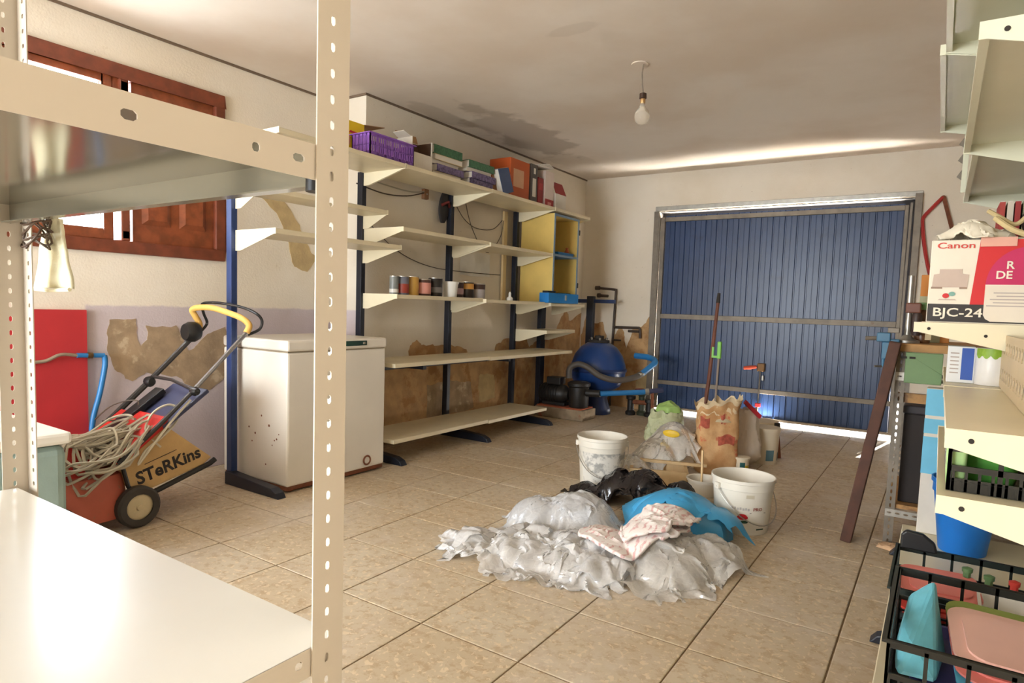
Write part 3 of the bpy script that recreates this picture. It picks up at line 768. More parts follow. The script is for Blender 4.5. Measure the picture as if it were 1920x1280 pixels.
B().add([(-3.20, 3.30, ZT + .21), (-3.08, 3.30, ZT + .21), (-3.09, 3.24, ZT + .235), (-3.19, 3.24, ZT + .235)], [(0, 1, 2, 3)]).build('flap', m_wc, wbx, solid=.004)
# stacked notebooks and files
m_green = M('green_marbled_cover', rgb(70, 120, 84), 0.5, var=0.5, scale=60)
m_lilac = M('lilac_marbled_cover', rgb(130, 112, 156), 0.5, var=0.55, scale=60, dirt=rgb(60, 50, 90), dcover=.5, dscale=40)
m_blueblk = M('blue_cover', rgb(62, 82, 122), 0.5)
m_buff = M('buff_cover', rgb(214, 194, 150), 0.7)
def book(label, x0, x1, y0, y1, z0, h, cover, rotz=0.0, group='books stacked on the top shelf', tilt=None):
    cx, cy = (x0 + x1) / 2, (y0 + y1) / 2; W, D = x1 - x0, y1 - y0
    t = thing('book', label, 'book', (cx, cy, z0), group=group, local=True, rot=tilt or (0, 0, rotz))
    c = 0.003
    sp = cover not in (m_buff, m_paper)
    k = B().box(-W / 2, W / 2, -D / 2, D / 2, 0, c).box(-W / 2, W / 2, -D / 2, D / 2, h - c, h)
    (k.box(W / 2 - c, W / 2 + .001, -D / 2, D / 2, 0, h) if sp else k.box(-W / 2, -W / 2 + c, -D / 2, D / 2, 0, h)).build('cover', cover, t)
    B().box(-W / 2 + .006, W / 2 - c, -D / 2 + .005, D / 2 - .005, c, h - c).build('pages', m_paper, t)
    return t
z = ZT
for i, (nm, cov, h, dy, dx) in enumerate((('buff folder at the bottom of the near stack', m_buff, .035, 0, .0), ('lilac marbled file above the buff folder, near stack', m_lilac, .05, .02, .01), ('thin white file in the middle of the near stack', m_paper, .03, -.01, -.015), ('buff file below the thick top file, near stack', m_buff, .04, .015, .0), ('green marbled file on top of the near stack', m_green, .06, .0, .005))):
    book(nm, -3.36 + dx, -3.10 + dx, 3.56 + dy, 3.88 + dy, z, h, cov, random.uniform(-.04, .04)); z += h + .0008
z = ZT
for i, (nm, cov, h, dy, dx) in enumerate((('lilac marbled file at the bottom of the far stack', m_lilac, .055, 0, .0), ('second lilac marbled file up in the far stack', m_lilac, .05, .02, .012), ('white file between marbled ones, far stack', m_paper, .03, -.01, -.01), ('mottled green file on top of the far stack', m_green, .055, .01, .0))):
    book(nm, -3.36 + dx, -3.09 + dx, 3.96 + dy, 4.28 + dy, z, h, cov, random.uniform(-.04, .04)); z += h + .0008
# blue book leaning on the orange box
book('blue book leaning against the orange box', -3.09, -3.03, 4.34, 4.50, ZT + .004, .20, m_blueblk, group=None, tilt=(math.radians(14), math.radians(-8), 0))
m_orange = M('orange_card', rgb(190, 84, 26), 0.5, var=0.12)
ob_ = thing('cardboard_box', 'tall orange box with a pale printed window', 'box', (-3.22, 4.70, ZT))
B().box(-3.33, -3.11, 4.555, 4.855, ZT, ZT + .335).build('carton', m_orange, ob_, bevel=0.004)
B().box(-3.109, -3.1075, 4.60, 4.76, ZT + .10, ZT + .25).build('printed_window', M('peach_label', rgb(214, 166, 130), 0.6), ob_)
B().prism([(-3.30, ZT + .05), (-3.14, ZT + .05), (-3.14, ZT + .25), (-3.30, ZT + .25)], 'y', 4.5535, 4.5548).build('printed_window', M('peach_label', rgb(214, 166, 130), 0.6), ob_)
bi = thing('ring_binder', 'dark grey ring binder with a white spine label', 'binder', (-3.22, 4.93, ZT))
m_grey = M('grey_board', rgb(84, 78, 72), 0.6)
B().box(-3.36, -3.105, 4.875, 4.985, ZT, ZT + .345).build('cover', m_grey, bi, bevel=0.004)
B().box(-3.104, -3.1025, 4.90, 4.955, ZT + .06, ZT + .22).build('spine_label', m_paper, bi)
B().box(-3.104, -3.1025, 4.915, 4.945, ZT + .26, ZT + .31).build('spine_tag', m_paper, bi)
rb = thing('box_file', 'dark red box file beside the grey binder', 'box file', (-3.22, 5.05, ZT))
B().box(-3.36, -3.11, 5.005, 5.095, ZT, ZT + .25).build('case', M('dark_red_card', rgb(136, 28, 28), 0.55), rb, bevel=0.004)
B().box(-3.109, -3.1075, 5.02, 5.08, ZT + .14, ZT + .20).build('spine_label', M('crimson_label', rgb(170, 40, 40), 0.5), rb)
wb = thing('box_file', 'white and red box file next to the dark red one', 'box file', (-3.22, 5.19, ZT))
B().box(-3.36, -3.10, 5.11, 5.27, ZT, ZT + .33).build('case', M('pinkish_card', rgb(224, 206, 194), 0.6), wb, bevel=0.004)
B().box(-3.099, -3.0975, 5.115, 5.265, ZT + .005, ZT + .075).build('red_band', M('crimson_label', rgb(170, 40, 40), 0.5), wb)
B().box(-3.0972, -3.096, 5.16, 5.22, ZT + .01, ZT + .05).build('pink_square', M('pink_print', rgb(226, 150, 140), 0.6), wb)
wb2 = open_box('cardboard_box', 'small white box with a red lid flap at the shelf end', 'box', -3.32, -3.09, 5.29, 5.49, ZT, ZT + .15, m_paper, M('red_flap', rgb(150, 34, 34), 0.6),
               flaps=[((-3.09, 5.29, ZT + .15), (-3.09, 5.49, ZT + .15), (-.06, 0.02, .12))])
pp = thing('paper_stack', 'loose white papers lying on the box files', 'papers', (-3.22, 5.07, ZT + .347))
for k in range(4):
    a = k * .17 - .2; c, s_ = math.cos(a), math.sin(a)
    B().obox((-3.22 + .012 * k, 5.07 + .02 * k, ZT + .350 + k * .006), (c * .12, s_ * .12, 0), (-s_ * .10, c * .10, 0), (0, 0, .0028)).build('sheet', m_paper, pp)

# ================================================================= tins on the middle shelf
m_tinlid = M('tin_lid', rgb(186, 180, 168), 0.35, metal=0.7)
def tin(label, y, r, h, c1, c2, band, z=1.156, x=-3.2, grp='paint tins on the middle shelf', white=False):
    t = thing('paint_tin', label, 'tin', (x, y, z), group=grp)
    B().lathe([(r * .97, 0), (r, .004), (r, h - .004), (r * .97, h)], (x, y, z), 20).build('can', c1, t, smooth=True)
    if c2 is not None:
        a0, a1 = band
        B().lathe([(r + .0008, h * a0), (r + .0008, h * a1)], (x, y, z), 20).build('label_band', c2, t, smooth=True)
    B().lathe([(0, h), (r * .72, h), (r * .74, h - .004), (r * .9, h - .004), (r * .96, h + .004), (r, h + .003), (r, h - .003)], (x, y, z), 20).build('lid', m_white if white else m_tinlid, t, smooth=True)
    return t
c_ = lambda n_, *k: M(n_, rgb(*k), 0.42, var=0.12)
TINS = [('slim grey tin, first on the middle shelf', 3.285, .032, .125, c_('tin_grey', 120, 122, 116), c_('tin_pale', 214, 208, 196), (.1, .3)),
        ('grey and red tin beside the slim grey one', 3.37, .046, .128, c_('tin_slate', 104, 104, 112), c_('tin_brick', 150, 58, 42), (.1, .6)),
        ('mustard yellow tin in the tin row', 3.47, .048, .132, c_('tin_mustard', 190, 146, 66), None, None),
        ('pink and white labelled tin after the mustard one', 3.588, .058, .118, c_('tin_brown', 74, 40, 28), c_('tin_pink', 206, 140, 124), (.12, .8)),
        ('black tin with a pale stripe in the tin row', 3.725, .055, .135, c_('tin_black', 38, 32, 28), c_('tin_greystripe', 110, 104, 98), (.2, .5)),
        ('mauve and dark brown tin behind the white tub', 4.0, .045, .118, c_('tin_darkbrown', 54, 34, 34), c_('tin_mauve', 170, 138, 140), (.2, .6)),
        ('black tin with a gold band in the tin row', 4.115, .056, .125, c_('tin_ink', 40, 28, 22), c_('tin_gold', 206, 148, 66), (.55, .9)),
        ('silver grey tin last in the tin row', 4.26, .062, .118, c_('tin_silver', 176, 168, 164), c_('tin_umber', 66, 44, 34), (.62, .95))]
for lb, y, r, h, a, b_, bd in TINS: tin(lb, y, r, h, a, b_, bd)
tb = thing('plastic_tub', 'white plastic tub among the paint tins', 'tub', (-3.18, 3.885, 1.156))
B().lathe([(.048, 0), (.058, .10), (.062, .10), (.062, .112), (.058, .112)], (-3.18, 3.885, 1.156), 22).build('tub', m_white, tb, smooth=True)
B().lathe([(0, .118), (.06, .118), (.064, .116), (.064, .106)], (-3.18, 3.885, 1.156), 22).build('lid', m_white, tb, smooth=True)
cv = thing('spray_cap', 'small white cap standing by the shelf joint', 'cap', (-3.12, 4.62, 1.149))
B().lathe([(.028, 0), (.028, .02), (.012, .035), (.012, .06), (.004, .075), (0, .075)], (-3.12, 4.62, 1.149), 14).build('nozzle_cap', m_white, cv, smooth=True)

# ================================================================= yellow open cabinet at the end of the shelving
m_yw = M('yellow_painted_board', rgb(222, 190, 104), 0.55, var=0.1)
m_yd = M('deep_yellow_board', rgb(214, 160, 62), 0.55, var=0.12)
m_bt = M('blue_grey_edging', rgb(120, 142, 158), 0.5)
cb = thing('wall_cabinet', 'yellow open-fronted cabinet with two compartments on the shelving', 'cabinet', (-3.24, 5.46, 1.142))
CX0, CX1, CY0, CY1, CZ0, CZ1 = -3.41, -3.05, 5.215, 5.70, 1.1425, 1.975
B().box(CX0, CX1, CY0, CY0 + .016, CZ0, CZ1).build('side_panel', m_yw, cb)
B().box(CX0, CX1, CY1 - .016, CY1, CZ0, CZ1).build('side_panel', m_yw, cb)
B().box(CX0, CX0 + .008, CY0 + .016, CY1 - .016, CZ0, CZ1).build('back_panel', m_yd, cb)
B().box(CX0 + .008, CX1, CY0 + .016, CY1 - .016, CZ1 - .016, CZ1).build('top_panel', m_yw, cb)
B().box(CX0 + .008, CX1, CY0 + .016, CY1 - .016, CZ0, CZ0 + .016).build('bottom_panel', m_yw, cb)
B().box(CX0 + .008, CX1, CY0 + .016, CY1 - .016, 1.585, 1.60).build('middle_shelf', m_bluepipe, cb)
B().box(CX1, CX1 + .006, CY0, CY0 + .022, CZ0, CZ1).box(CX1, CX1 + .006, CY1 - .022, CY1, CZ0, CZ1).box(CX1, CX1 + .006, CY0 + .022, CY1 - .022, CZ1 - .022, CZ1).box(CX1, CX1 + .006, CY0 + .022, CY1 - .022, 1.582, 1.602).build('edge_trim', m_bt, cb)
for z_ in (1.30, 1.82): B().box(CX1 - .01, CX1 + .012, CY1 - .005, CY1 + .012, z_, z_ + .05).build('hinge', m_dark, cb)
tr = thing('tray', 'shallow blue tray in the upper cabinet compartment', 'tray', (-3.16, 5.48, 1.60))
B().prism([(5.36, 1.601), (5.64, 1.601), (5.66, 1.632), (5.34, 1.632)], 'x', -3.22, -3.07).build('tray_body', m_bluepipe, tr, bevel=0.004)
kn = thing('wooden_knob', 'small orange-brown turned wooden piece in the blue tray', 'knob', (-3.12, 5.60, 1.633))  # small turned knob lying in the tray
B().lathe([(.02, 0), (.026, .015), (.018, .03), (.012, .04), (.016, .055), (0, .06)], (-3.12, 5.60, 1.633), 14).build('turned_body', M('knob_wood', rgb(170, 84, 40), 0.5), kn, smooth=True)
bb = thing('tool_case', 'bright blue flat case in front of the lower cabinet compartment', 'case', (-3.04, 5.42, 1.1425))
m_bblue = M('bright_blue_plastic', rgb(24, 122, 196), 0.4, var=0.1)
B().box(-3.045, -3.03, 5.10, 5.16, 1.1425, 1.144).box(-3.12, -3.02, 5.11, 5.69, 1.143, 1.235).build('case_body', m_bblue, bb, bevel=0.008)
B().box(-3.02, -3.012, 5.42, 5.445, 1.17, 1.22).build('clasp', m_steel, bb)
B().box(-3.10, -3.04, 5.13, 5.27, 1.2355, 1.255).build('handle', m_black, bb)
B().box(-3.10, -3.06, 5.35, 5.60, 1.2355, 1.243).build('top_strip', m_dark, bb)
# pale vertical batten beside the third post
tag(B().box(-3.51, -3.485, 5.03, 5.085, 1.15, 1.99).build('wooden_batten', M('pale_batten', rgb(226, 200, 150), 0.6), None, bevel=0.003), 'pale upright batten fixed to the wall beside the cabinet', 'batten')

# ================================================================= small things on the far left wall
sh_ = thing('hanging_sandal', 'dark sandal hanging on a nail under the top shelf', 'sandal', (-3.47, 4.11, 1.76))
def sole(u, v):
    a = 2 * math.pi * u; r = 0.05 * (1 + .25 * math.cos(a * 2)) * math.sin(math.pi * (0.02 + .96 * v)) ** .5
    zz = 1.765 + .27 * v
    return Vector((-3.46 + .018 * math.sin(a), 4.10 + .035 * v + .068 * math.cos(a) * math.sin(math.pi * (0.04 + .92 * v)) ** .6, zz))
B().grid(sole, 16, 14, closed_u=True).build('sole', M('sandal_rubber', rgb(38, 34, 34), 0.6), sh_, smooth=True)
B().tube([(-3.44, 4.06, 1.90), (-3.41, 4.11, 1.93), (-3.44, 4.16, 1.90)], 0.012, 8).build('strap', M('sandal_strap', rgb(110, 40, 34), 0.6), sh_, smooth=True)
so = thing('junction_box', 'small brown junction box on the wall below the top shelf', 'junction box', (-3.505, 3.93, 1.93))
B().box(-3.518, -3.485, 3.90, 3.955, 1.93, 2.01).build('box_body', M('brown_bakelite', rgb(150, 108, 74), 0.6), so, bevel=0.004)
B().lathe([(0, 0), (.006, 0), (.006, .004), (0, .004)], (-3.485, 3.928, 1.97), 10, axis='x').build('screw', m_steel, so)
for i, (lb, pts) in enumerate((('thin cable drooping from the junction box to the near post', [(-3.50, 3.2, 1.93), (-3.49, 3.45, 1.90), (-3.49, 3.7, 1.92), (-3.49, 3.9, 1.975)]),
                ('second cable running above the drooping one to the near post', [(-3.50, 3.22, 1.985), (-3.495, 3.5, 1.965), (-3.495, 3.75, 1.96), (-3.49, 3.9, 1.985)]),
                ('thin cable hanging in a wide loop beside the pale batten', [(-3.50, 4.3, 1.96), (-3.49, 4.42, 1.84), (-3.49, 4.6, 1.78), (-3.49, 4.85, 1.80), (-3.49, 5.0, 1.90)]),
                ('thin cable hanging in a deep loop beside the pale batten', [(-3.50, 4.45, 1.98), (-3.49, 4.52, 1.80), (-3.49, 4.68, 1.62), (-3.49, 4.82, 1.59), (-3.49, 4.98, 1.75), (-3.49, 5.02, 1.9)]),
                ('thin cable sloping across the wall behind the middle post', [(-3.50, 3.25, 1.72), (-3.495, 3.6, 1.50), (-3.495, 4.0, 1.40), (-3.495, 4.5, 1.385), (-3.495, 5.0, 1.39)]))):
    tag(B().tube(smooth_path(pts, 5), 0.005 if i < 2 else 0.0035, 6).build('wall_cable', m_cable_dark if i != 1 else m_cable, None, smooth=True), lb, 'cable', 'cables on the left wall')

# ================================================================= chest freezer
m_fr = M('freezer_enamel', rgb(226, 218, 204), 0.35, var=0.05, scale=3, dirt=rgb(150, 116, 80), dcover=0.735, dscale=22)
fz = thing('chest_freezer', 'white chest freezer with rusty bottom edge', 'freezer', (-3.31, 2.64, 0))
FX0, FX1, FY0, FY1 = -3.62, -3.005, 2.262, 3.02
B().box(FX0, FX1, FY0, FY1, 0.035, 0.80).build('cabinet', m_fr, fz, bevel=0.012)
B().box(FX0 + .01, FX1 - .006, FY0 + .006, FY1 - .006, 0.80, 0.806).build('gasket', M('gasket', rgb(150, 134, 108), 0.7), fz)
B().box(FX0, FX1 + .006, FY0 - .004, FY1 + .006, 0.806, 0.868).build('lid', m_fr, fz, bevel=0.012)
cp = B().box(FX1 + .004, FX1 + .011, 2.66, 2.845, 0.825, 0.855).build('control_panel', M('green_panel', rgb(16, 58, 50), 0.3), fz, bevel=0.002)
B().box(FX1 + .011, FX1 + .013, 2.81, 2.83, 0.834, 0.846).build('thermostat_dial', m_steel, cp)
B().box(FX0 + .01, FX1 - .008, FY0 + .008, FY1 - .008, 0.012, 0.036).build('rusty_base', m_rust, fz)
dr = B().tube(arc((FX1 + .004, 2.865, 0.085), 0.028, 0, 360, 18, 'yz')[:-1], 0.006, 6, closed=True).build('drain_ring', m_rust, fz, smooth=True)
B().lathe([(0, 0), (.024, 0), (.024, .004), (0, .004)], (FX1, 2.865, 0.085), 16, axis='x').build('drain_cap', m_fr, fz)
for x_, y_ in ((FX0 + .05, FY0 + .05), (FX1 - .05, FY0 + .05), (FX0 + .05, FY1 - .05), (FX1 - .05, FY1 - .05)):
    B().lathe([(.02, 0), (.02, .014)], (x_, y_, 0), 10).build('foot', m_rust, fz)
for dx_, dz_, r_ in ((.26, .42, .006), (.20, .31, .007), (.33, .37, .008), (.38, .29, .005), (.40, .30, .006), (.36, .26, .004), (.14, .34, .006), (.17, .26, .005), (.42, .33, .004), (.30, .14, .005)):
    B().lathe([(0, 0), (r_, 0.0), (r_ * .8, -.0015), (0, -.0015)], (FX0 + dx_ + .12, FY0, dz_), 8, axis='y').build('rust_spot', m_rust, fz)
tag(B().box(-3.70, -3.30, 3.10, 3.135, 0.90, 0.905).build('dark_rod', m_dark, None), 'dark rod lying on the wall ledge behind the freezer', 'rod') if False else None

# ================================================================= blue water pipe on the left wall
wp = thing('water_pipe', 'blue plastic water pipe with a grey hose on the red panel', 'pipe', (-3.83, 1.66, 0.36))
B().tube([(-3.83, 1.55, 0.762), (-3.83, 1.685, 0.756)], 0.013, 10).build('elbow_arm', m_bluepipe, wp, smooth=True)
B().tube(smooth_path([(-3.83, 1.685, 0.756), (-3.83, 1.688, 0.70), (-3.83, 1.66, 0.55), (-3.83, 1.617, 0.36), (-3.83, 1.612, 0.02)], 4), 0.014, 10).build('riser', m_bluepipe, wp, smooth=True)
B().tube([(-3.83, 1.60, 0.760), (-3.83, 1.625, 0.7585)], 0.017, 10).build('joint', M('brass_joint', rgb(110, 84, 50), 0.4, metal=.6), wp, smooth=True)
B().tube(smooth_path([(-3.83, 1.20, 0.72), (-3.82, 1.32, 0.735), (-3.82, 1.40, 0.74), (-3.82, 1.47, 0.77), (-3.83, 1.55, 0.762)], 4), 0.009, 8).build('hose', M('hose_grey', rgb(150, 134, 112), 0.6), wp, smooth=True)

# ================================================================= lawn mower
m_deck = M('orange_red_deck', rgb(190, 96, 74), 0.6, var=0.15, scale=7, dirt=rgb(140, 104, 80), dcover=0.55, dscale=10)
m_mred = M('mower_red', rgb(206, 44, 36), 0.42, var=0.12)
m_tyre = M('tyre_rubber', rgb(62, 56, 50), 0.75, var=0.2)
m_hub = M('cream_hub', rgb(206, 188, 150), 0.55, var=0.15, scale=15)
m_tube = M('black_tube', rgb(48, 44, 42), 0.45, var=0.2)
m_chrome = M('chrome_tube', rgb(150, 148, 150), 0.25, metal=0.85, var=0.15)
m_foam = M('yellow_foam', rgb(226, 178, 92), 0.7, var=0.1)
m_flap = M('navy_flap', rgb(62, 66, 96), 0.4, var=0.15)
m_bag = M('cream_canvas', rgb(196, 160, 106), 0.85, var=0.15, scale=10, bump=0.2, bscale=200)
mw = thing('lawn_mower', 'red lawn mower with cream grass box and yellow handle grips', 'lawn mower', (-3.32, 1.45, 0))
def deck(u, v):
    a = 2 * math.pi * u; e = 4.0
    cx, cy = math.cos(a), math.sin(a)
    k = (abs(cx) ** e + abs(cy) ** e) ** (-1 / e)
    s = 1.0 - 0.16 * v ** 3
    if v > 0.8: s *= 1 - (v - .8) * 1.2
    return Vector((-3.33 + .215 * cx * k * s, 1.30 + .20 * cy * k * s, 0.055 + .21 * min(1.0, v * 1.25)))
b = B().grid(deck, 40, 10, closed_u=True)
nb = len(b.v); b.f.append([nb - 40 + i for i in range(40)])
b.build('deck', m_deck, mw, smooth=True)
hd = B().grid(lambda u, v: Vector((-3.33 + .15 * math.cos(2 * math.pi * u) * (1 - .5 * v ** 2.5), 1.27 + .14 * math.sin(2 * math.pi * u) * (1 - .5 * v ** 2.5), .24 + .16 * math.sin(v * math.pi / 2))), 28, 8, closed_u=True)
hd.f.append([len(hd.v) - 28 + i for i in range(28)])
hd.build('motor_cover', m_mred, mw, smooth=True)
for (x, y, r) in ((-3.10, 1.50, .098), (-3.56, 1.50, .098), (-3.10, 1.16, .085), (-3.56, 1.16, .085)):
    s = 1 if x > -3.3 else -1
    wl_ = B().lathe([(r * .62, -.024), (r * .9, -.026), (r, -.016), (r, .016), (r * .9, .026), (r * .62, .024)], (x, y, r), 28, axis='x', cap=False).build('wheel', m_tyre, mw, smooth=True)
    B().lathe([(0, -.012), (r * .64, -.012), (r * .64, .014), (r * .5, .02), (r * .18, .018), (r * .15, .03), (0, .03)] if s > 0 else [(0, -.03), (r * .15, -.03), (r * .18, -.018), (r * .5, -.02), (r * .64, -.014), (r * .64, .012), (0, .012)], (x, y, r), 24, axis='x').build('hub', m_hub, wl_, smooth=True)
# grass box
gb = B().prism([(1.442, .309), (1.648, .461), (1.886, .262), (1.84, .230), (1.569, .160), (1.473, .190)], 'x', -3.52, -3.125).build('grass_box', m_bag, mw, bevel=0.006)
B().prism([(1.40, .315), (1.425, .352), (1.63, .50), (1.66, .48), (1.648, .458), (1.442, .306)], 'x', -3.53, -3.115).build('red_lid', m_mred, gb, bevel=0.006)
B().tube([(-3.118, 1.54, .135), (-3.118, 1.60, .150), (-3.118, 1.87, .232), (-3.118, 1.90, .25)], 0.014, 8).build('bottom_rim', m_black, gb, smooth=True)
B().tube([(-3.118, 1.44, .305), (-3.12, 1.468, .195), (-3.118, 1.50, .16)], 0.010, 8).build('box_edge', m_black, gb, smooth=True)
text('lettering', 'STeRKins', M('black_print', rgb(34, 26, 24), 0.7), gb, (-3.1248, 1.515, .190), (0, .320, .084), (0, -.084, .320), width=.325, height=.066, bold=0.03)
B().beam((-3.1242, 1.545, .287), (-3.1242, 1.70, .333), .003, .0014, (1, 0, 0)).build('printed_line', M('black_print', rgb(34, 26, 24), 0.7), gb)
# deflector flap
B().obox((-3.27, 1.745, .535), (.165, 0, 0), (0, .115, .082), (0, -.006, .009)).build('deflector_flap', m_flap, mw, bevel=0.006)
B().obox((-3.27, 1.555, .425), (.15, 0, 0), (0, .10, .07), (0, -.01, .014)).build('rear_cover', m_mred, mw, bevel=0.008)
B().obox((-3.40, 1.63, .50), (.04, 0, 0), (0, .14, .10), (0, -.008, .012)).build('vent_ribs', m_black, mw, bevel=0.004)
# handle
B().tube([(-3.11, 1.42, .315), (-3.10, 1.60, .47), (-3.10, 1.775, .625)], .012, 8).build('lower_handle', m_tube, mw, smooth=True)
B().tube([(-3.54, 1.40, .29), (-3.55, 1.56, .425), (-3.55, 1.78, .625)], .016, 8).build('lower_handle', m_tube, mw, smooth=True)
B().tube([(-3.10, 1.76, .612), (-3.10, 2.07, .91)], .012, 8).build('upper_handle', m_chrome, mw, smooth=True)
B().tube([(-3.55, 1.76, .607), (-3.55, 2.04, .875)], .015, 8).build('upper_handle', m_tube, mw, smooth=True)
B().tube(smooth_path([(-3.55, 2.04, .875), (-3.555, 2.075, .93), (-3.55, 2.045, .985), (-3.545, 2.025, 1.02), (-3.50, 2.04, 1.035), (-3.40, 2.06, 1.035), (-3.25, 2.07, 1.01), (-3.15, 2.08, .985), (-3.105, 2.09, .95), (-3.10, 2.07, .91)], 5), .017, 10).build('grip', m_foam, mw, smooth=True)
B().tube(smooth_path([(-3.55, 2.06, .88), (-3.55, 2.115, .94), (-3.54, 2.09, 1.0), (-3.52, 2.07, 1.055), (-3.40, 2.08, 1.065), (-3.20, 2.09, 1.05), (-3.10, 2.12, 1.02), (-3.08, 2.15, .98), (-3.085, 2.14, .93), (-3.10, 2.08, .90)], 5), .008, 8).build('bail_lever', m_black, mw, smooth=True)
B().lathe([(0, -.04), (.045, -.04), (.058, -.015), (.058, .015), (.045, .04), (0, .04)], (-3.545, 2.02, .895), 18, axis='y').build('switch_box', m_black, mw, smooth=True)
B().tube([(-3.55, 1.80, .655), (-3.35, 1.80, .655), (-3.10, 1.775, .628)], .009, 8).build('cross_brace', m_tube, mw, smooth=True)
B().lathe([(0, -.025), (.022, -.02), (.024, .0), (.016, .02), (0, .026)], (-3.085, 1.775, .622), 12, axis='x').build('clamp_knob', m_black, mw, smooth=True)
B().lathe([(0, -.03), (.026, -.025), (.03, .0), (.02, .02), (0, .026)], (-3.53, 1.78, .63), 12, axis='x').build('clamp_knob', m_black, mw, smooth=True)
# cable heaped over the mower
random.seed(21)
pts = []
for k in range(34):
    cx = -3.25 + random.uniform(-.08, .12); cy = 1.38 + random.uniform(-.07, .10)
    ra = random.uniform(.09, .19); rb_ = random.uniform(.06, .13); ph = random.uniform(0, 6.28); tl = random.uniform(.1, 1.1); n_ = 10
    cz = .41 + random.uniform(-.06, .05)
    for i in range(n_):
        a = ph + 2 * math.pi * i / n_ * .95
        dx_, dy_ = rb_ * math.cos(a), ra * math.sin(a)
        x_, y_ = cx + dx_, cy + dy_
        zz = cz + tl * .6 * dy_ - (dx_ ** 2 + dy_ ** 2) * 1.6 + random.uniform(-.012, .012)
        low = .41 if (x_ + 3.33) ** 2 + (y_ - 1.27) ** 2 < .025 else (.29 if y_ < 1.48 else .30 + (y_ - 1.42) * .72)
        if x_ > -3.14 and y_ < 1.45: low = .20; zz -= .05
        pts.append((x_, y_, max(zz, low)))
cbl = thing('cable_tangle', 'tangled heap of grey electric cable over the lawn mower', 'cable', (-3.30, 1.40, .30))
B().tube(smooth_path(pts, 3), .0065, 5).build('cable', m_cable, cbl, smooth=True)
B().tube(smooth_path([(-3.12, 1.62, .36), (-3.14, 1.56, .44), (-3.16, 1.60, .52), (-3.17, 1.68, .555), (-3.16, 1.73, .53), (-3.13, 1.70, .47), (-3.11, 1.62, .41), (-3.10, 1.54, .36), (-3.09, 1.50, .30), (-3.09, 1.55, .36), (-3.1, 1.66, .48), (-3.10, 1.76, .58)], 5), .006, 6).build('loose_loop', M('white_cable', rgb(206, 196, 172), 0.5), cbl, smooth=True)
B().tube(smooth_path([(-3.52, 1.50, .46), (-3.50, 1.58, .53), (-3.42, 1.66, .55), (-3.36, 1.60, .48), (-3.40, 1.48, .47)], 5), .0035, 6).build('thin_lead', m_cable_dark, cbl, smooth=True)

# ================================================================= pale teal storage box in front of the mower
tl = thing('storage_box', 'pale teal storage box with a lid painted lit-white behind the foreground shelving', 'box', (-2.96, 0.80, 0))
m_teal = M('pale_teal', rgb(150, 172, 166), 0.6, var=0.15, scale=9, bump=0.3, bscale=50)
B().box(-3.40, -2.55, 0.60, 1.00, 0.0, 0.56).build('box_body', m_teal, tl, bevel=0.035, seg=3)
B().box(-3.41, -2.54, 0.59, 1.01, 0.562, 0.605).build('lid', m_white, tl, bevel=0.012)  # white lid colour stands in for light falling on the box top

# ================================================================= pool filter, pump and pipes in the far corner
m_tank = M('tank_blue', rgb(26, 60, 118), 0.32, var=0.15, scale=5)
m_tankd = M('tank_base_blue', rgb(26, 46, 92), 0.45, var=0.2)
pf = thing('sand_filter', 'round dark blue pool filter tank on a blue pedestal', 'filter tank', (-2.98, 6.12, 0))
TC = (-2.98, 6.12, 0)
B().lathe([(.06, .24), (.16, .245), (.24, .30), (.285, .40), (.292, .46), (.285, .52), (.25, .62), (.19, .70), (.12, .745), (.10, .75)], TC, 32).build('tank', m_tank, pf, smooth=True)
B().lathe([(.295, .445), (.302, .455), (.302, .475), (.295, .485)], TC, 32).build('tank_seam', m_tankd, pf, smooth=True)
B().lathe([(.15, 0), (.145, .05), (.11, .16), (.15, .26), (.19, .30)], TC, 24).build('pedestal', m_tankd, pf, smooth=True)
B().lathe([(.11, .745), (.11, .775), (.05, .79), (.05, .82), (0, .825)], TC, 20).build('valve_cap', m_dark, pf, smooth=True)
for k in range(6):
    a = k * math.pi / 3; B().lathe([(.012, .775), (.012, .80)], (TC[0] + .09 * math.cos(a), TC[1] + .09 * math.sin(a), 0), 8).build('valve_bolt', m_steel_dull, pf)
bl = thing('concrete_block', 'weathered concrete block under the black pump', 'block', (-3.10, 5.68, 0))
m_conc = M('weathered_concrete', rgb(158, 138, 112), 0.95, var=0.3, scale=14, bump=0.6, bscale=40, dirt=rgb(150, 84, 56), dcover=0.58, dscale=8)
B().box(-3.38, -2.83, 5.52, 5.80, 0.0, 0.105).build('block_body', m_conc, bl, bevel=0.008)
B().box(-3.36, -2.86, 5.53, 5.79, 0.105, 0.118).build('brick_crust', M('red_crust', rgb(160, 84, 54), 0.95, bump=0.6), bl)
pu = thing('pool_pump', 'black pool pump with a lidded strainer on the block', 'pump', (-3.10, 5.66, 0.118))
m_pump = M('pump_black', rgb(36, 32, 28), 0.5, var=0.3, scale=14)
B().lathe([(0, -.16), (.085, -.16), (.095, -.14), (.095, .10), (.07, .13), (.05, .16)], (-3.22, 5.66, .23), 20, axis='x').build('motor', m_pump, pu, smooth=True)
B().lathe([(.09, 0), (.10, .02), (.10, .20), (.115, .215), (.115, .24), (.09, .255), (.03, .26), (0, .262)], (-2.955, 5.66, .118), 22).build('strainer_pot', m_pump, pu, smooth=True)
B().box(-3.34, -3.08, 5.59, 5.73, .118, .15).build('pump_foot', m_pump, pu, bevel=0.006)
for k in range(7): B().lathe([(.1005, 0), (.1005, .006)], (-3.35 + k * .03, 5.66, .23), 18, axis='x').build('cooling_fin', m_pump, pu)
B().box(-3.30, -3.14, 5.60, 5.72, .325, .40).build('terminal_box', m_pump, pu, bevel=0.008)
hs = thing('pool_hose', 'thick grey hose curving from the pump past the blue tank', 'hose', (-2.9, 5.75, .40))
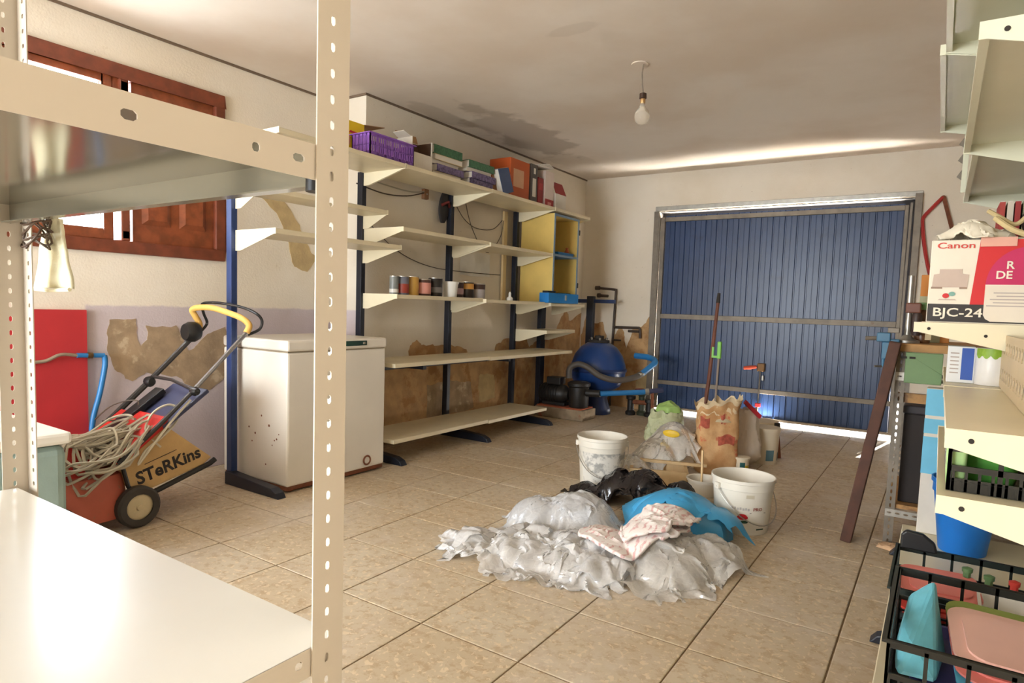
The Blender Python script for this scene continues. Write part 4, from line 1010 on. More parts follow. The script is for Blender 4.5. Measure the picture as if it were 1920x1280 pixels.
B().tube(smooth_path([(-3.05, 5.62, .40), (-3.05, 5.63, .50), (-2.98, 5.66, .545), (-2.88, 5.68, .52), (-2.76, 5.72, .44), (-2.62, 5.80, .405), (-2.50, 5.92, .43), (-2.44, 6.0, .47)], 6), .030, 12).build('hose', M('hose_rubber', rgb(84, 76, 68), 0.55), hs, smooth=True)
B().tube(smooth_path([(-2.44, 6.0, .47), (-2.40, 6.06, .52), (-2.36, 6.14, .585), (-2.45, 6.22, .62), (-2.62, 6.24, .63)], 5), .030, 12).build('blue_end', m_bluepipe, hs, smooth=True)
B().lathe([(.036, 0), (.036, .02)], (-2.445, 5.99, .46), 14).build('hose_clip', m_steel, hs)
lp = thing('supply_pipe', 'straight blue pipe running from the strainer to the door side', 'pipe', (-2.55, 5.75, .25))
B().tube([(-2.86, 5.64, .27), (-2.72, 5.66, .275)], .036, 12).build('coupling', m_pump, lp, smooth=True)
B().tube([(-2.72, 5.66, .275), (-2.42, 5.86, .30), (-2.34, 5.92, .31)], .026, 12).build('pipe', m_bluepipe, lp, smooth=True)
B().tube([(-2.36, 5.905, .308), (-2.33, 5.927, .311)], .032, 12).build('collar', m_steel, lp, smooth=True)
B().tube([(-2.33, 5.927, .311), (-2.22, 6.02, .33)], .024, 12).build('pipe_end', m_flap, lp, smooth=True)
B().tube([(-2.30, 5.95, .30), (-2.29, 5.955, .02)], .016, 8).build('pipe_support', m_rust, lp, smooth=True)
vv = thing('valve_cluster', 'rusty red valve and pipe stubs on the floor by the tank', 'valve', (-2.58, 6.3, 0))
for i, (x_, y_, h_) in enumerate(((-2.66, 6.28, .20), (-2.56, 6.34, .24), (-2.46, 6.30, .18))):
    B().lathe([(.05, 0), (.055, .03), (.035, .05), (.035, h_ - .04), (.05, h_ - .03), (.05, h_), (0, h_)], (x_, y_, 0), 14).build('valve_body', m_pump if i != 1 else M('dull_green_valve', rgb(58, 62, 42), 0.6), vv, smooth=True)
B().tube(arc((-2.56, 6.30, .27), .055, 0, 360, 16, 'xy')[:-1], .010, 6, closed=True).build('hand_wheel', M('dull_red', rgb(128, 40, 34), 0.6), vv, smooth=True)
B().tube([(-2.66, 6.28, .14), (-2.46, 6.30, .14)], .024, 10).build('cross_pipe', m_rust, vv, smooth=True)
# dark pipes on the back wall
wpz = thing('wall_pipes', 'thin dark pipes with stub taps on the back wall', 'pipe', (-3.06, 6.69, .70))
m_ip = M('iron_pipe', rgb(72, 58, 48), 0.6, var=0.2)
B().tube(smooth_path([(-3.09, 6.69, .0), (-3.09, 6.69, .70), (-3.075, 6.69, 1.28), (-3.075, 6.69, 1.315), (-3.10, 6.69, 1.325), (-3.30, 6.69, 1.34)], 3), .014, 8).build('riser', m_ip, wpz, smooth=True)
B().tube([(-3.085, 6.69, .90), (-2.78, 6.69, .905), (-2.765, 6.69, .89), (-2.76, 6.69, .79)], .015, 8).build('branch', m_ip, wpz, smooth=True)
B().tube([(-2.90, 6.68, .865), (-2.77, 6.68, .865)], .014, 8).build('branch', m_ip, wpz, smooth=True)
B().lathe([(.024, 0), (.024, .05)], (-3.33, 6.69, 1.34), 10, axis='x').build('tap_end', m_ip, wpz)
B().tube([(-3.28, 6.69, 1.255), (-3.17, 6.69, 1.25)], .016, 8).build('tap_body', m_ip, wpz, smooth=True)
B().lathe([(.026, 0), (.026, .03)], (-3.30, 6.69, 1.256), 10, axis='x').build('tap_end', m_ip, wpz)
B().tube([(-3.10, 6.69, .755), (-2.99, 6.69, .755)], .009, 8).build('branch', m_ip, wpz, smooth=True)
ns = thing('pipe_stand', 'navy steel post and bar standing behind the filter tank', 'stand', (-3.25, 6.45, 0))
B().box(-3.31, -3.23, 6.44, 6.50, 0, 1.24).build('post', m_navy, ns, bevel=0.003)
B().box(-3.50, -2.98, 6.46, 6.50, 1.165, 1.205).build('bar', m_navy_light, ns, bevel=0.003)

# ================================================================= heap on the floor
m_film = film_mat('clear_film', (0.99, 0.98, 0.97, 1), 0.32)
m_film2 = film_mat('milky_film', (0.98, 0.96, 0.92, 1), 0.32)
m_film3 = film_mat('bluish_film', (0.95, 0.97, 1.0, 1), 0.30)
def draped(name, label, cat, corners, bumps, mat, nu, nv, excess, seed, part='film', **kw):
    c = [sum(q[i] for q in corners) / 4 for i in (0, 1)]
    t = thing(name, label, cat, (c[0], c[1], 0))
    drape(corners, lumps(bumps), nu, nv, excess, seed, **kw).build(part, mat, t, smooth=True, angle=60)
    return t
L_SHEET = [(-1.22, 2.46, .20, .085), (-1.45, 2.42, .18, .07), (-1.62, 2.27, .14, .03), (-1.10, 2.38, .12, .07)]
L_BACK = [(-1.47, 2.86, .16, .155), (-1.65, 2.76, .12, .125)]
L_RIGHT = [(-.92, 2.60, .17, .12), (-.80, 2.76, .15, .10), (-1.02, 2.82, .15, .12)]
L_BLUE = [(-1.04, 3.13, .19, .195), (-.86, 3.10, .14, .15), (-1.24, 3.14, .1, .1)]
L_BLACK = [(-1.46, 3.38, .12, .16), (-1.33, 3.40, .12, .185), (-1.12, 3.42, .07, .17), (-1.22, 3.36, .10, .13), (-1.62, 3.32, .12, .06), (-1.38, 3.30, .10, .11)]
draped('plastic_sheet', 'crumpled clear plastic sheet spread at the front of the floor heap', 'plastic sheet',
       [(-1.92, 2.08), (-.96, 2.10), (-.90, 2.66), (-1.66, 2.76)], L_SHEET, m_film, 110, 76, 1.34, 3)
draped('plastic_bag', 'bluish clear plastic bag bulging beside the black bag', 'plastic bag',
       [(-1.84, 2.58), (-1.28, 2.56), (-1.16, 3.05), (-1.78, 3.08)], L_BACK, m_film3, 70, 60, 1.22, 5)
draped('plastic_bag', 'milky clear plastic bag at the right of the heap under the towel', 'plastic bag',
       [(-1.16, 2.27), (-.70, 2.32), (-.58, 2.94), (-1.12, 3.02)], L_RIGHT, m_film2, 70, 76, 1.24, 8)
m_bbag = M('blue_bag_plastic', rgb(66, 158, 208), 0.35, var=0.12)
draped('blue_bag', 'light blue plastic bag beside the white rose bucket', 'plastic bag',
       [(-1.42, 3.00), (-.74, 2.94), (-.70, 3.20), (-1.26, 3.34)], L_BLUE, m_bbag, 70, 50, 1.16, 11, 'bag_film', lift=.01, rough=.02)
heap([(-1.30, 3.05), (-.95, 3.0), (-.78, 3.03), (-.765, 3.15), (-.95, 3.22), (-1.2, 3.25)], (-1.03, 3.12), [(x, y, r, h - .02) for x, y, r, h in L_BLUE], seed=11, nu=60, nv=24, crumple=.008, freq=4, puffy=True, edge=.01).build('bag_bulk', m_bbag, bpy.data.objects['blue_bag'], smooth=True)
t = NT('black_bag_plastic'); t.col(t.mix(t.noise(8), rgb(22, 20, 22), rgb(40, 34, 34))); t.p.inputs['Roughness'].default_value = 0.16
draped('black_bag', 'shiny black plastic bag crumpled behind the clear bags', 'plastic bag',
       [(-1.95, 3.26), (-1.06, 3.18), (-1.00, 3.56), (-1.60, 3.54)], L_BLACK, t.m, 90, 60, 1.36, 14, 'bag_film')
# pink and white towel folded on the heap
t = NT('towel_cloth')
wv = t.node('ShaderNodeTexWave'); wv.inputs['Scale'].default_value = 11; wv.inputs['Distortion'].default_value = 9; wv.inputs['Detail'].default_value = 3; t.l.new(t.pos(), wv.inputs['Vector'])
t.col(t.mix(t.math('MULTIPLY', t.ramp(wv.outputs['Fac'], .5, .9), t.ramp(t.noise(26, 4), .42, .6, 0, .65)), rgb(240, 230, 224), rgb(206, 132, 132))); t.p.inputs['Roughness'].default_value = 0.95
t.bump(t.noise(220, 3), .4, .003)
m_towel = t.m
tw = thing('towel', 'pink and white patterned towel folded on the plastic bags', 'towel', (-1.03, 2.66, .12))
HT = lumps(L_SHEET + L_RIGHT + L_BACK, .045)
drape([(-1.32, 2.44), (-.98, 2.30), (-.82, 2.78), (-1.04, 2.90)], HT, 48, 44, 1.12, 21, iters=80, jag=.012, lift=.01, rough=.012).build('towel_fold', m_towel, tw, smooth=True, solid=.012)
drape([(-1.16, 2.52), (-.94, 2.40), (-.80, 2.88), (-.96, 2.96)], lambda x, y: HT(x, y) + .035, 36, 36, 1.12, 25, iters=80, jag=.010, lift=.01, rough=.012).build('towel_fold', m_towel, tw, smooth=True, solid=.012)

# ----------------------------------------------------------------- buckets
def bucket(name, label, c, r0, r1, h, mat, handle=True, hang=180.0, n=36):
    t = thing(name, label, 'bucket', c)
    B().lathe([(0, 0), (r0, 0), (r0 + .002, .004), (r1 - .006, h * .80), (r1 - .006, h * .80), (r1, h * .81), (r1, h * .815), (r1 - .001, h * .93), (r1 + .006, h * .94), (r1 + .006, h), (r1 + .001, h), (r1 - .006, h * .97), (r0 - .004, .012), (0, .012)], c, n).build('pail', mat, t, smooth=True)
    if handle:
        a = math.radians(hang); u = Vector((math.cos(a), math.sin(a), 0)); w = Vector((-math.sin(a), math.cos(a), 0))
        pts = []
        for i in range(19):
            k = math.pi * i / 18
            pts.append(Vector(c) + Vector((0, 0, h * .84)) + u * ((r1 + .012) * math.cos(k)) + w * ((r1 + .014) * math.sin(k)) + Vector((0, 0, -h * .62 * math.sin(k))))
        B().tube(pts, .0028, 6).build('handle', m_steel, t, smooth=True)
        for s in (-1, 1):
            B().obox(Vector(c) + Vector((0, 0, h * .84)) + u * s * (r1 + .006), u * .008, w * .016, (0, 0, .016)).build('handle_ear', mat, t, bevel=.003)
    return t
m_bk = M('bucket_white', rgb(230, 224, 210), 0.4, var=0.06, scale=6, dirt=rgb(200, 186, 160), dcover=.64, dscale=6)
m_bk_dirty = M('bucket_grey_splashed', rgb(222, 218, 208), 0.5, var=0.1, scale=8, dirt=rgb(160, 158, 152), dcover=.48, dscale=16)
VW = math.degrees(math.atan2(-.83, .553))     # direction from the heap towards the viewer
b1 = bucket('plastic_bucket', 'white bucket with a splashed grey label at the left of the heap', (-1.73, 3.66, 0), .128, .153, .305, m_bk, True, VW - 90)
def wrap(c, r0, r1, h, a0, a1, z0, z1, n=14):
    """label patch wrapped round a conical pail"""
    def fn(u, v):
        a = math.radians(a0 + (a1 - a0) * u); zz = z0 + (z1 - z0) * v; r = r0 + .002 + (r1 - .008 - r0) * min(1, zz / (h * .8)) + .0016
        return Vector((c[0] + r * math.cos(a), c[1] + r * math.sin(a), c[2] + zz))
    return B().grid(fn, n, 5)
wrap((-1.73, 3.66, 0), .128, .153, .305, VW - 62, VW + 75, .03, .215).build('label_sheet', m_bk_dirty, b1, smooth=True)
C2 = (-.79, 3.37, 0)
b2 = bucket('plastic_bucket', 'white bucket with a red rose print at the right of the heap', C2, .128, .152, .275, m_bk, True, VW - 70)
m_rose = M('rose_red', rgb(200, 30, 40), 0.5); m_leaf = M('leaf_green', rgb(36, 70, 44), 0.5)
def mark(name, parent, c, r0, r1, h, a, z0, poly, mat, lift=.0022):
    """flat print wrapped on the pail: poly in (metres along, metres up) about angle a and height z0"""
    b = B(); vs = []
    for (px, pz) in poly:
        zz = z0 + pz; r = r0 + .002 + (r1 - .008 - r0) * min(1, zz / (h * .8)) + lift
        an = math.radians(a) + px / r
        vs.append((c[0] + r * math.cos(an), c[1] + r * math.sin(an), c[2] + zz))
    b.add(vs, [list(range(len(vs)))]); return b.build(name, mat, parent, recalc=False)
ell = lambda cx, cz, rx, rz, n=14, j=.0: [(cx + rx * math.cos(2 * math.pi * i / n) * (1 + j * math.sin(i * 5)), cz + rz * math.sin(2 * math.pi * i / n)) for i in range(n)]
mark('rose_print', b2, C2, .128, .152, .275, VW - 18, .095, ell(0, 0, .026, .015, 14, .12), m_rose)
mark('leaf_print', b2, C2, .128, .152, .275, VW - 14, .07, ell(0, 0, .018, .008), m_leaf)
mark('printed_line', b2, C2, .128, .152, .275, VW + 8, .115, [(-.03, 0), (.06, 0), (.06, .0025), (-.03, .0025)], M('print_grey', rgb(110, 100, 92), 0.6))
mark('printed_block', b2, C2, .128, .152, .275, VW + 22, .028, [(-.022, 0), (.022, 0), (.022, .007), (-.022, .007)], m_leaf)
mark('label_square', b2, C2, .128, .152, .275, VW - 5, .19, [(-.02, 0), (.018, 0), (.018, .018), (-.02, .018)], M('print_beige', rgb(206, 196, 172), 0.6))
for k in range(7): mark('small_print', b2, C2, .128, .152, .275, VW - 38 + k * 5.2, .128 + .003 * (k % 2), [(-.004, 0), (.004, 0), (.004, .012), (-.004, .012)], M('print_pale_grey', rgb(186, 180, 176), 0.6))
# curved brand word
def curved_text(body, parent, c, r0, r1, h, a, z0, width, height, mat):
    o = text('lettering', body, mat, parent, (0, 0, 0), (1, 0, 0), (0, 1, 0), width=width, height=height, bold=.015, depth=0)
    offp = Vector(OFF[parent.name])
    for v in o.data.vertices:
        p = v.co + offp; zz = z0 + p.y; r = r0 + .002 + (r1 - .008 - r0) * min(1, zz / (h * .8)) + .0026; an = math.radians(a) + (p.x - width / 2) / r
        v.co = Vector((c[0] + r * math.cos(an), c[1] + r * math.sin(an), c[2] + zz)) - offp
    return o
curved_text('PRO', b2, C2, .128, .152, .275, VW + 12, .128, .048, .017, M('brown_red_print', rgb(150, 66, 54), 0.6))
C3 = (-1.13, 3.84, 0)
bucket('plastic_bucket', 'small white pot half hidden behind the rose bucket', C3, .085, .098, .10, m_bk, False)
tag(B().beam((-1.13, 3.80, .014), (-1.135, 3.80, .275), .014, .010).build('wooden_stick', M('pale_wood', rgb(226, 192, 140), 0.6), None), 'thin pale stick standing in the small white pot', 'stick')
rd = thing('red_sponge', 'small dark red block on the floor by the rose bucket', 'block', (-1.02, 3.42, 0))
B().box(-1.05, -.985, 3.40, 3.45, 0, .05).build('block_body', M('brick_red', rgb(140, 56, 44), 0.7), rd, bevel=.008)
# wooden board and batten lying across the pots
bd = thing('wooden_tray', 'shallow pale wooden tray on the floor behind the black bag', 'tray', (-1.50, 3.93, 0))
m_pw = M('tray_wood', rgb(214, 184, 138), 0.7, var=.15, scale=12)
B().obox((-1.46, 3.95, .012), (.16, .06, 0), (-.04, .10, 0), (0, 0, .008)).build('tray_base', m_pw, bd)
for s_, u_, v_ in ((-1, (.16, .06), (-.04, .10)), (1, (.16, .06), (-.04, .10))):
    B().obox((-1.46 + s_ * v_[0], 3.95 + s_ * v_[1], .05), (u_[0], u_[1], 0), (-.004, .01, 0), (0, 0, .045)).build('tray_side', m_pw, bd)
    B().obox((-1.46 + s_ * u_[0], 3.95 + s_ * u_[1], .05), (v_[0], v_[1], 0), (.01, .004, 0), (0, 0, .045)).build('tray_side', m_pw, bd)
tag(B().beam((-1.66, 3.93, .118), (-1.20, 4.12, .108), .03, .018).build('wooden_batten', m_pw, None, bevel=.002), 'pale wooden batten resting across the shallow wooden tray', 'batten')

# ----------------------------------------------------------------- paper sack
SC_ = (-1.24, 4.45, 0)
t = NT('kraft_paper')
base = t.mix(t.ramp(t.noise(9, 6), .3, .7), rgb(214, 174, 126), rgb(186, 138, 88))
base = t.mix(t.ramp(t.noise(14, 5, .6), .60, .66, 0, .75), base, rgb(192, 92, 66))
t.col(base); t.p.inputs['Roughness'].default_value = .85; t.bump(t.noise(18, 5), .5, .01)
m_kraft = t.m
ps = thing('paper_sack', 'open brown paper sack with red print and torn top', 'sack', SC_)
ax_u = Vector((.83, .553, 0)); ax_w = Vector((.553, -.83, 0))
def sackwall(u, v):
    a = 2 * math.pi * u; e = 5.0; cx, cy = math.cos(a), math.sin(a); k = (abs(cx) ** e + abs(cy) ** e) ** (-1 / e)
    bul = 1 + .06 * math.sin(v * math.pi); top = .47 + .05 * noise.noise(Vector((cx * 2.4, cy * 2.4, 3))) + .03 * cx
    p = Vector(SC_) + ax_u * (.126 * cx * k * bul) + ax_w * (.085 * cy * k * bul * (1 - .25 * v)) + Vector((0, 0, .002 + top * v))
    p += (ax_u * cx + ax_w * cy) * .010 * fold(Vector((cx, cy, v * 2.2)), 1.6, 3)
    if v > .9: p += (ax_u * cx + ax_w * cy) * .018 * (v - .9) / .1
    return p
b = B().grid(sackwall, 56, 24, closed_u=True); b.f.append(list(range(56)))
b.build('sack_wall', m_kraft, ps, smooth=True, angle=50)
def liner(u, v):
    p = sackwall(u, .72 + .28 * v); c = Vector(SC_); d = Vector((p.x - c.x, p.y - c.y, 0))
    return Vector((c.x, c.y, p.z)) + d * (.93 + .12 * v) + Vector((0, 0, .03 * v * (1 + noise.noise(Vector((u * 20, 2, v)))) ))
B().grid(liner, 56, 6, closed_u=True).build('torn_paper_lip', M('pale_paper_lip', rgb(226, 204, 166), .85), ps, smooth=True)
b = B().lathe([(0, .40), (.10, .385), (.12, .36)], SC_, 18, sx=.9, sy=.7); b.build('contents', M('plaster_powder', rgb(200, 184, 150), .95, bump=.6), ps, smooth=True)
def on_sack(name, u0, u1, z0, z1, mat, lift=.004):
    def fn(u, v):
        a = (u0 + (u1 - u0) * u); p = sackwall(a, (z0 + (z1 - z0) * v) / .47); c = Vector((SC_[0], SC_[1], p.z)); return p + (p - c).normalized() * lift
    return B().grid(fn, 14, 5).build(name, mat, ps, smooth=True)
m_rp = M('sack_red_print', rgb(186, 92, 70), .85, var=.4, scale=40)
on_sack('red_print_band', .15, .265, .20, .26, m_rp); on_sack('red_print_mark', .22, .25, .345, .40, m_rp); on_sack('red_print_mark', .33, .40, .33, .40, m_rp)
# tools standing in the sack
tl1 = thing('hoe_handle', 'long rusty brown tool handle leaning up from the sack', 'tool handle', (-1.36, 4.50, .386))
B().tube([(-1.345, 4.47, .37), (-1.335, 4.52, .62), (-1.33, 4.62, 1.17)], [.015, .014, .012], 8).build('shaft', M('rusty_brown_wood', rgb(112, 66, 48), .7, var=.3), tl1, smooth=True)
B().tube([(-1.33, 4.62, 1.17), (-1.329, 4.63, 1.24)], [.016, .011], 8).build('ferrule', m_dark, tl1, smooth=True)
tl2 = thing('thin_pole', 'thin grey pole with a bright green clip standing in the sack', 'pole', (-1.275, 4.49, .386))
B().tube([(-1.275, 4.49, .37), (-1.275, 4.53, .86)], .008, 8).build('rod', M('grey_rod', rgb(140, 124, 110), .6), tl2, smooth=True)
B().box(-1.288, -1.262, 4.515, 4.54, .78, .90).build('green_clip', M('bright_green', rgb(120, 190, 70), .5), tl2, bevel=.005)
B().box(-1.325, -1.288, 4.52, 4.535, .785, .80).box(-1.325, -1.312, 4.52, 4.535, .80, .86).build('clip_arm', M('bright_green', rgb(120, 190, 70), .5), tl2)
tag(B().obox((-1.335, 4.42, .425), (.03, .01, .01), (-.01, .025, 0), (0, -.01, .035)).build('wooden_block', m_pw, None, bevel=.004), 'small wooden block lying in the mouth of the sack', 'block')

# ----------------------------------------------------------------- bags round the sack
def bag(name, label, cat, c, ru, rw, h, mat, seed, pinch=.55, crumple=.03, twist=0.0):
    def fn(u, v):
        a = 2 * math.pi * u; cx, cy = math.cos(a), math.sin(a)
        prof = (min(1, v * 6) ** .5) * (1 - (1 - pinch) * max(0, v - .35) / .65)
        p = Vector(c) + ax_u * (ru * cx * prof) + ax_w * (rw * cy * prof) + Vector((0, 0, h * v))
        n_ = (ax_u * cx + ax_w * cy)
        return p + n_ * crumple * fold(Vector((cx * .5, cy * .5, v)), 3.2, seed) * min(1, v * 5) + Vector((0, 0, .03 * noise.noise(Vector((cx * 3, cy * 3, seed))) * v))
    b = B().grid(fn, 48, 22, closed_u=True)
    return b.build(name, mat, None, smooth=True, angle=30), b
t_ = film_mat('white_bag_film', (0.97, 0.95, 0.90, 1), 0.22)
draped('plastic_sheet', 'pale translucent plastic sheet between the left bucket and the sack', 'plastic sheet',
       [(-1.76, 3.76), (-1.42, 3.94), (-1.30, 4.46), (-1.70, 4.54)], [(-1.50, 4.32, .15, .33), (-1.56, 4.16, .14, .22), (-1.64, 3.96, .12, .13)], t_, 60, 76, 1.25, 17)
yl = thing('yellow_packet', 'small yellow packet lying against the brown sack', 'packet', (-1.475, 4.20, .25))
B().lathe([(0, -.010), (.04, -.006), (.048, .0), (.04, .006), (0, .010)], (-1.475, 4.20, .27), 16, axis='y', sx=1.25, sy=.55).build('packet_body', M('packet_yellow', rgb(222, 184, 40), .5), yl, smooth=True)
o, _ = bag('plastic_sack', 'x', 'sack', (-1.125, 4.75, .001), .11, .08, .42, M('white_sack_plastic', rgb(214, 200, 182), .55, var=.1), 23, .6, .02)
tag(o, 'off-white plastic sack standing behind the brown paper sack', 'sack')
tag(B().obox((-1.07, 4.71, .425), ax_u * .06 + Vector((0, 0, -.055)), ax_w * .012, Vector((0, 0, .012)) + ax_u * .008).build('red_tube', M('red_stick', rgb(180, 36, 44), .5), None, bevel=.004), 'short red bar sloping on the off-white plastic sack', 'bar')
o, _ = bag('plastic_bag', 'x', 'bag', (-1.80, 4.98, .001), .14, .12, .30, M('pale_green_bag', rgb(196, 200, 160), .6, var=.15, scale=10, dirt=rgb(120, 140, 60), dcover=.56, dscale=9), 31, .75, .035)
tag(o, 'pale green and white bag standing behind the translucent sheet', 'plastic bag')
tag(heap([(-1.87, 4.91), (-1.75, 4.88), (-1.67, 4.96), (-1.71, 5.06), (-1.83, 5.08)], (-1.78, 4.98), [(-1.78, 4.98, .08, .05)], seed=41, nu=40, nv=16, crumple=.02, freq=12, floor=.295).build('crumpled_film', M('lime_green_film', rgb(160, 196, 110), .5), None, smooth=True), 'crumpled lime green film on top of the pale green bag', 'film')

# ----------------------------------------------------------------- paint tubs at the right of the sack
def tub(label, c, r, h, bands, tilt=None):
    t = thing('paint_tub', label, 'paint tub', c, group='paint tubs by the sack')
    B().lathe([(r * .9, 0), (r, h * .9), (r + .006, h * .9), (r + .006, h - .004), (r, h)], c, 24).build('pail', M('tub_cream', rgb(222, 208, 182), .45, var=.08), t, smooth=True)
    B().lathe([(0, h + .004), (r * .92, h + .004), (r + .008, h + .002), (r + .008, h * .93)], c, 24).build('lid', M('tub_cream', rgb(222, 208, 182), .45, var=.08), t, smooth=True)
    for (a0, a1, z0, z1, m) in bands:
        def fn(u, v):
            a = math.radians(VW + a0 + (a1 - a0) * u); zz = z0 + (z1 - z0) * v; rr = r * (.9 + .1 * zz / (h * .9)) + .0015
            return Vector((c[0] + rr * math.cos(a), c[1] + rr * math.sin(a), zz))
        B().grid(fn, 8, 4).build('label_patch', m, t, smooth=True)
    return t
tub('cream paint tub with blue and green label patches right of the sacks', (-1.03, 4.98, 0), .10, .265, [(-14, 22, .03, .11, M('label_blue_grey', rgb(96, 130, 140), .5)), (48, 70, .03, .09, M('label_dark_green', rgb(50, 84, 40), .5))])
tub('cream paint tub with yellow and green label patches beside the off-white sack', (-1.075, 4.50, 0), .05, .12, [(-30, 10, .03, .09, M('label_teal', rgb(30, 90, 90), .5)), (10, 60, .02, .07, M('label_yellow', rgb(206, 176, 50), .5))])
tub('cream paint tub furthest back, right of the sacks', (-1.13, 5.30, 0), .12, .26, [])
br = thing('paint_brush', 'dark brush leaning on the furthest cream paint tub', 'brush', (-.965, 5.20, 0))
B().beam((-.965, 5.20, .0), (-.995, 5.235, .20), .028, .016).build('brush_handle', m_rust, br, bevel=.004)
B().beam((-.995, 5.235, .20), (-1.004, 5.246, .265), .04, .02).build('bristles', m_dark, br)

# ================================================================= shelving on the right
ru = thing('wall_shelving', 'cream bracket shelving loaded with boxes along the right wall', 'shelving', (0.42, 2.45, 0))
RX = 0.415
for y in (1.47, 2.46, 3.45):
    B().box(RX, RX + .05, y - .018, y + .018, 0, 2.2).build('post', m_navy, ru, bevel=0.002)
for y in (1.47, 2.47, 3.45):
    B().prism([(RX + .05, 0.0), (-.13, 0.0), (-.11, 0.025), (-.06, .045), (RX, 0.07), (RX + .05, .07)], 'y', y - .026, y + .026).build('foot', m_navy, ru, bevel=0.004)
m_rs = M('cream_shelf_right', rgb(232, 220, 186), 0.4, var=0.06, scale=4, dirt=rgb(206, 184, 140), dcover=.7, dscale=5)
m_ru = M('pale_green_white_enamel', rgb(214, 214, 190), 0.35, var=0.05)
def rshelf(y0, y1, z, xf, mat, root=0.12, tip=0.03, th=.026, bracket_m=None):
    s = B().box(xf, RX - .004, y0 + .004, y1 - .004, z - .003, z).box(xf, xf + .002, y0 + .004, y1 - .004, z - th, z - .003).box(xf + .002, xf + .016, y0 + .004, y1 - .004, z - th, z - th + .002).box(RX - .006, RX - .004, y0 + .004, y1 - .004, z - th, z - .003).build('shelf', mat, ru)
    for ya in (y0 + .001, y1 - .005):
        k = B().prism([(RX - .001, z - root), (RX - .05, z - root), (xf + .012, z - tip), (xf - .001, z - tip), (xf - .001, z + .002), (RX - .001, z + .002)], 'y', ya, ya + .004).build('bracket', bracket_m or mat, s)
        for (fx, fz) in ((.09, .018), (.42, .035)):
            x_ = xf + fx * .45; yy = ya if ya == y0 + .001 else ya + .004
            if ya == y0 + .001: B().lathe([(0, 0), (.005, 0), (.005, -.001), (0, -.001)], (x_, ya, z - fz), 10, axis='y').build('bolt_hole', m_dark, k)
    return s
rshelf(2.45, 3.45, 1.090, -.072, m_rs)
rshelf(1.47, 2.45, 0.893, .022, m_rs, tip=.036); rshelf(2.45, 3.45, 0.893, .022, m_rs)
rshelf(1.47, 2.45, 0.762, .016, m_rs, tip=.034)
rshelf(1.47, 2.45, 1.642, .022, m_ru); rshelf(2.45, 3.45, 1.642, .045, m_ru)
rshelf(1.47, 2.45, 1.955, -.045, m_ru); rshelf(2.45, 3.45, 1.955, -.06, m_ru)
for (a, c) in ((1.47, 2.45), (2.45, 3.45)):
    B().box(-.085, RX - .004, a + .003, c - .003, .112, .15).build('base_shelf', m_rs, ru, bevel=.003)
# row of small hooks at the far end
for i, z_ in enumerate((1.96, 1.90, 1.83, 1.76)):
    B().prism([(.03, z_), (.012, z_ - .03), (.03, z_ - .045), (.05, z_ - .01)], 'y', 3.462, 3.466).build('hook', m_steel_dull, ru)
B().box(.03, .05, 3.455, 3.462, 1.66, 1.98).build('hook_strip', m_ru, ru)

# ----------------------------------------------------------------- printer carton
pc = thing('printer_box', 'red and white printer carton with black lettered band', 'box', (.16, 2.62, 1.092))
PY = 2.475; PZ = 1.092
B().box(-.042, .37, PY, 2.78, PZ, PZ + .262).build('carton', M('carton_white', rgb(228, 218, 198), .6, var=.05), pc, bevel=.003)
fy = PY - .0012
def face(name, pts, mat, lift=0.0):
    return B().add([(x, fy - lift, z) for x, z in pts], [list(range(len(pts)))]).build(name, mat, pc, recalc=False)
m_cred = M('carton_red', rgb(196, 22, 22), .5, var=.06); m_cblk = M('carton_black', rgb(44, 38, 34), .55); m_cmag = M('sticker_magenta', rgb(190, 24, 84), .5)
z0 = PZ + .004
face('red_panel', [(.070, 1.152), (.368, 1.152), (.368, 1.352), (.085, 1.352)], m_cred)
face('black_band', [(-.040, z0), (.368, z0), (.368, 1.152), (-.040, 1.152)], m_cblk)
fade = M('carton_cream', rgb(232, 224, 206), .6)
face('sticker', [(.208 + .102 * math.cos(math.radians(a)), 1.214 + .115 * math.sin(math.radians(a))) for a in range(0, 181, 10)], m_cmag, .0006)
face('sticker_label', [(.106, 1.120), (.112, 1.108), (.125, 1.100), (.31, 1.100), (.31, 1.214), (.106, 1.214)], M('sticker_white', rgb(226, 214, 194), .6), .0006)
for k in range(5): face('printed_line', [(.128 - .004 * k + .012 * (k % 2), 1.187 - .010 * k), (.30, 1.187 - .010 * k), (.30, 1.1905 - .010 * k), (.128 - .004 * k + .012 * (k % 2), 1.1905 - .010 * k)], M('print_pale', rgb(180, 166, 156), .6), .0012)
PW = (1, 0, 0)
text('lettering', 'Canon', M('letter_red', rgb(206, 60, 46), .5), pc, (-.026, fy - .0004, 1.327), PW, (0, 0, 1), width=.098, height=.019, bold=.012)
text('lettering', 'BJC-24', M('letter_cream', rgb(232, 222, 200), .5), pc, (-.024, fy - .0010, 1.104), PW, (0, 0, 1), width=.128, height=.036, bold=.014)
text('lettering', 'R', M('letter_cream', rgb(232, 222, 200), .5), pc, (.155, fy - .0014, 1.262), PW, (0, 0, 1), height=.024, bold=.02)
text('lettering', 'DE', M('letter_cream', rgb(232, 222, 200), .5), pc, (.131, fy - .0014, 1.232), PW, (0, 0, 1), height=.024, bold=.02)
m_prn = M('printer_print', rgb(196, 174, 158), .6); m_prn2 = M('printer_print_dark', rgb(150, 124, 104), .6)
face('printer_picture', [(-.033, 1.205), (.060, 1.205), (.063, 1.245), (.045, 1.248), (.045, 1.262), (-.015, 1.262), (-.015, 1.248), (-.030, 1.245)], m_prn, .0004)
face('printer_picture', [(-.035, 1.200), (-.005, 1.200), (-.005, 1.206), (-.035, 1.206)], m_prn2, .0006)
face('printer_picture', [(.040, 1.200), (.060, 1.200), (.060, 1.206), (.040, 1.206)], m_prn2, .0006)
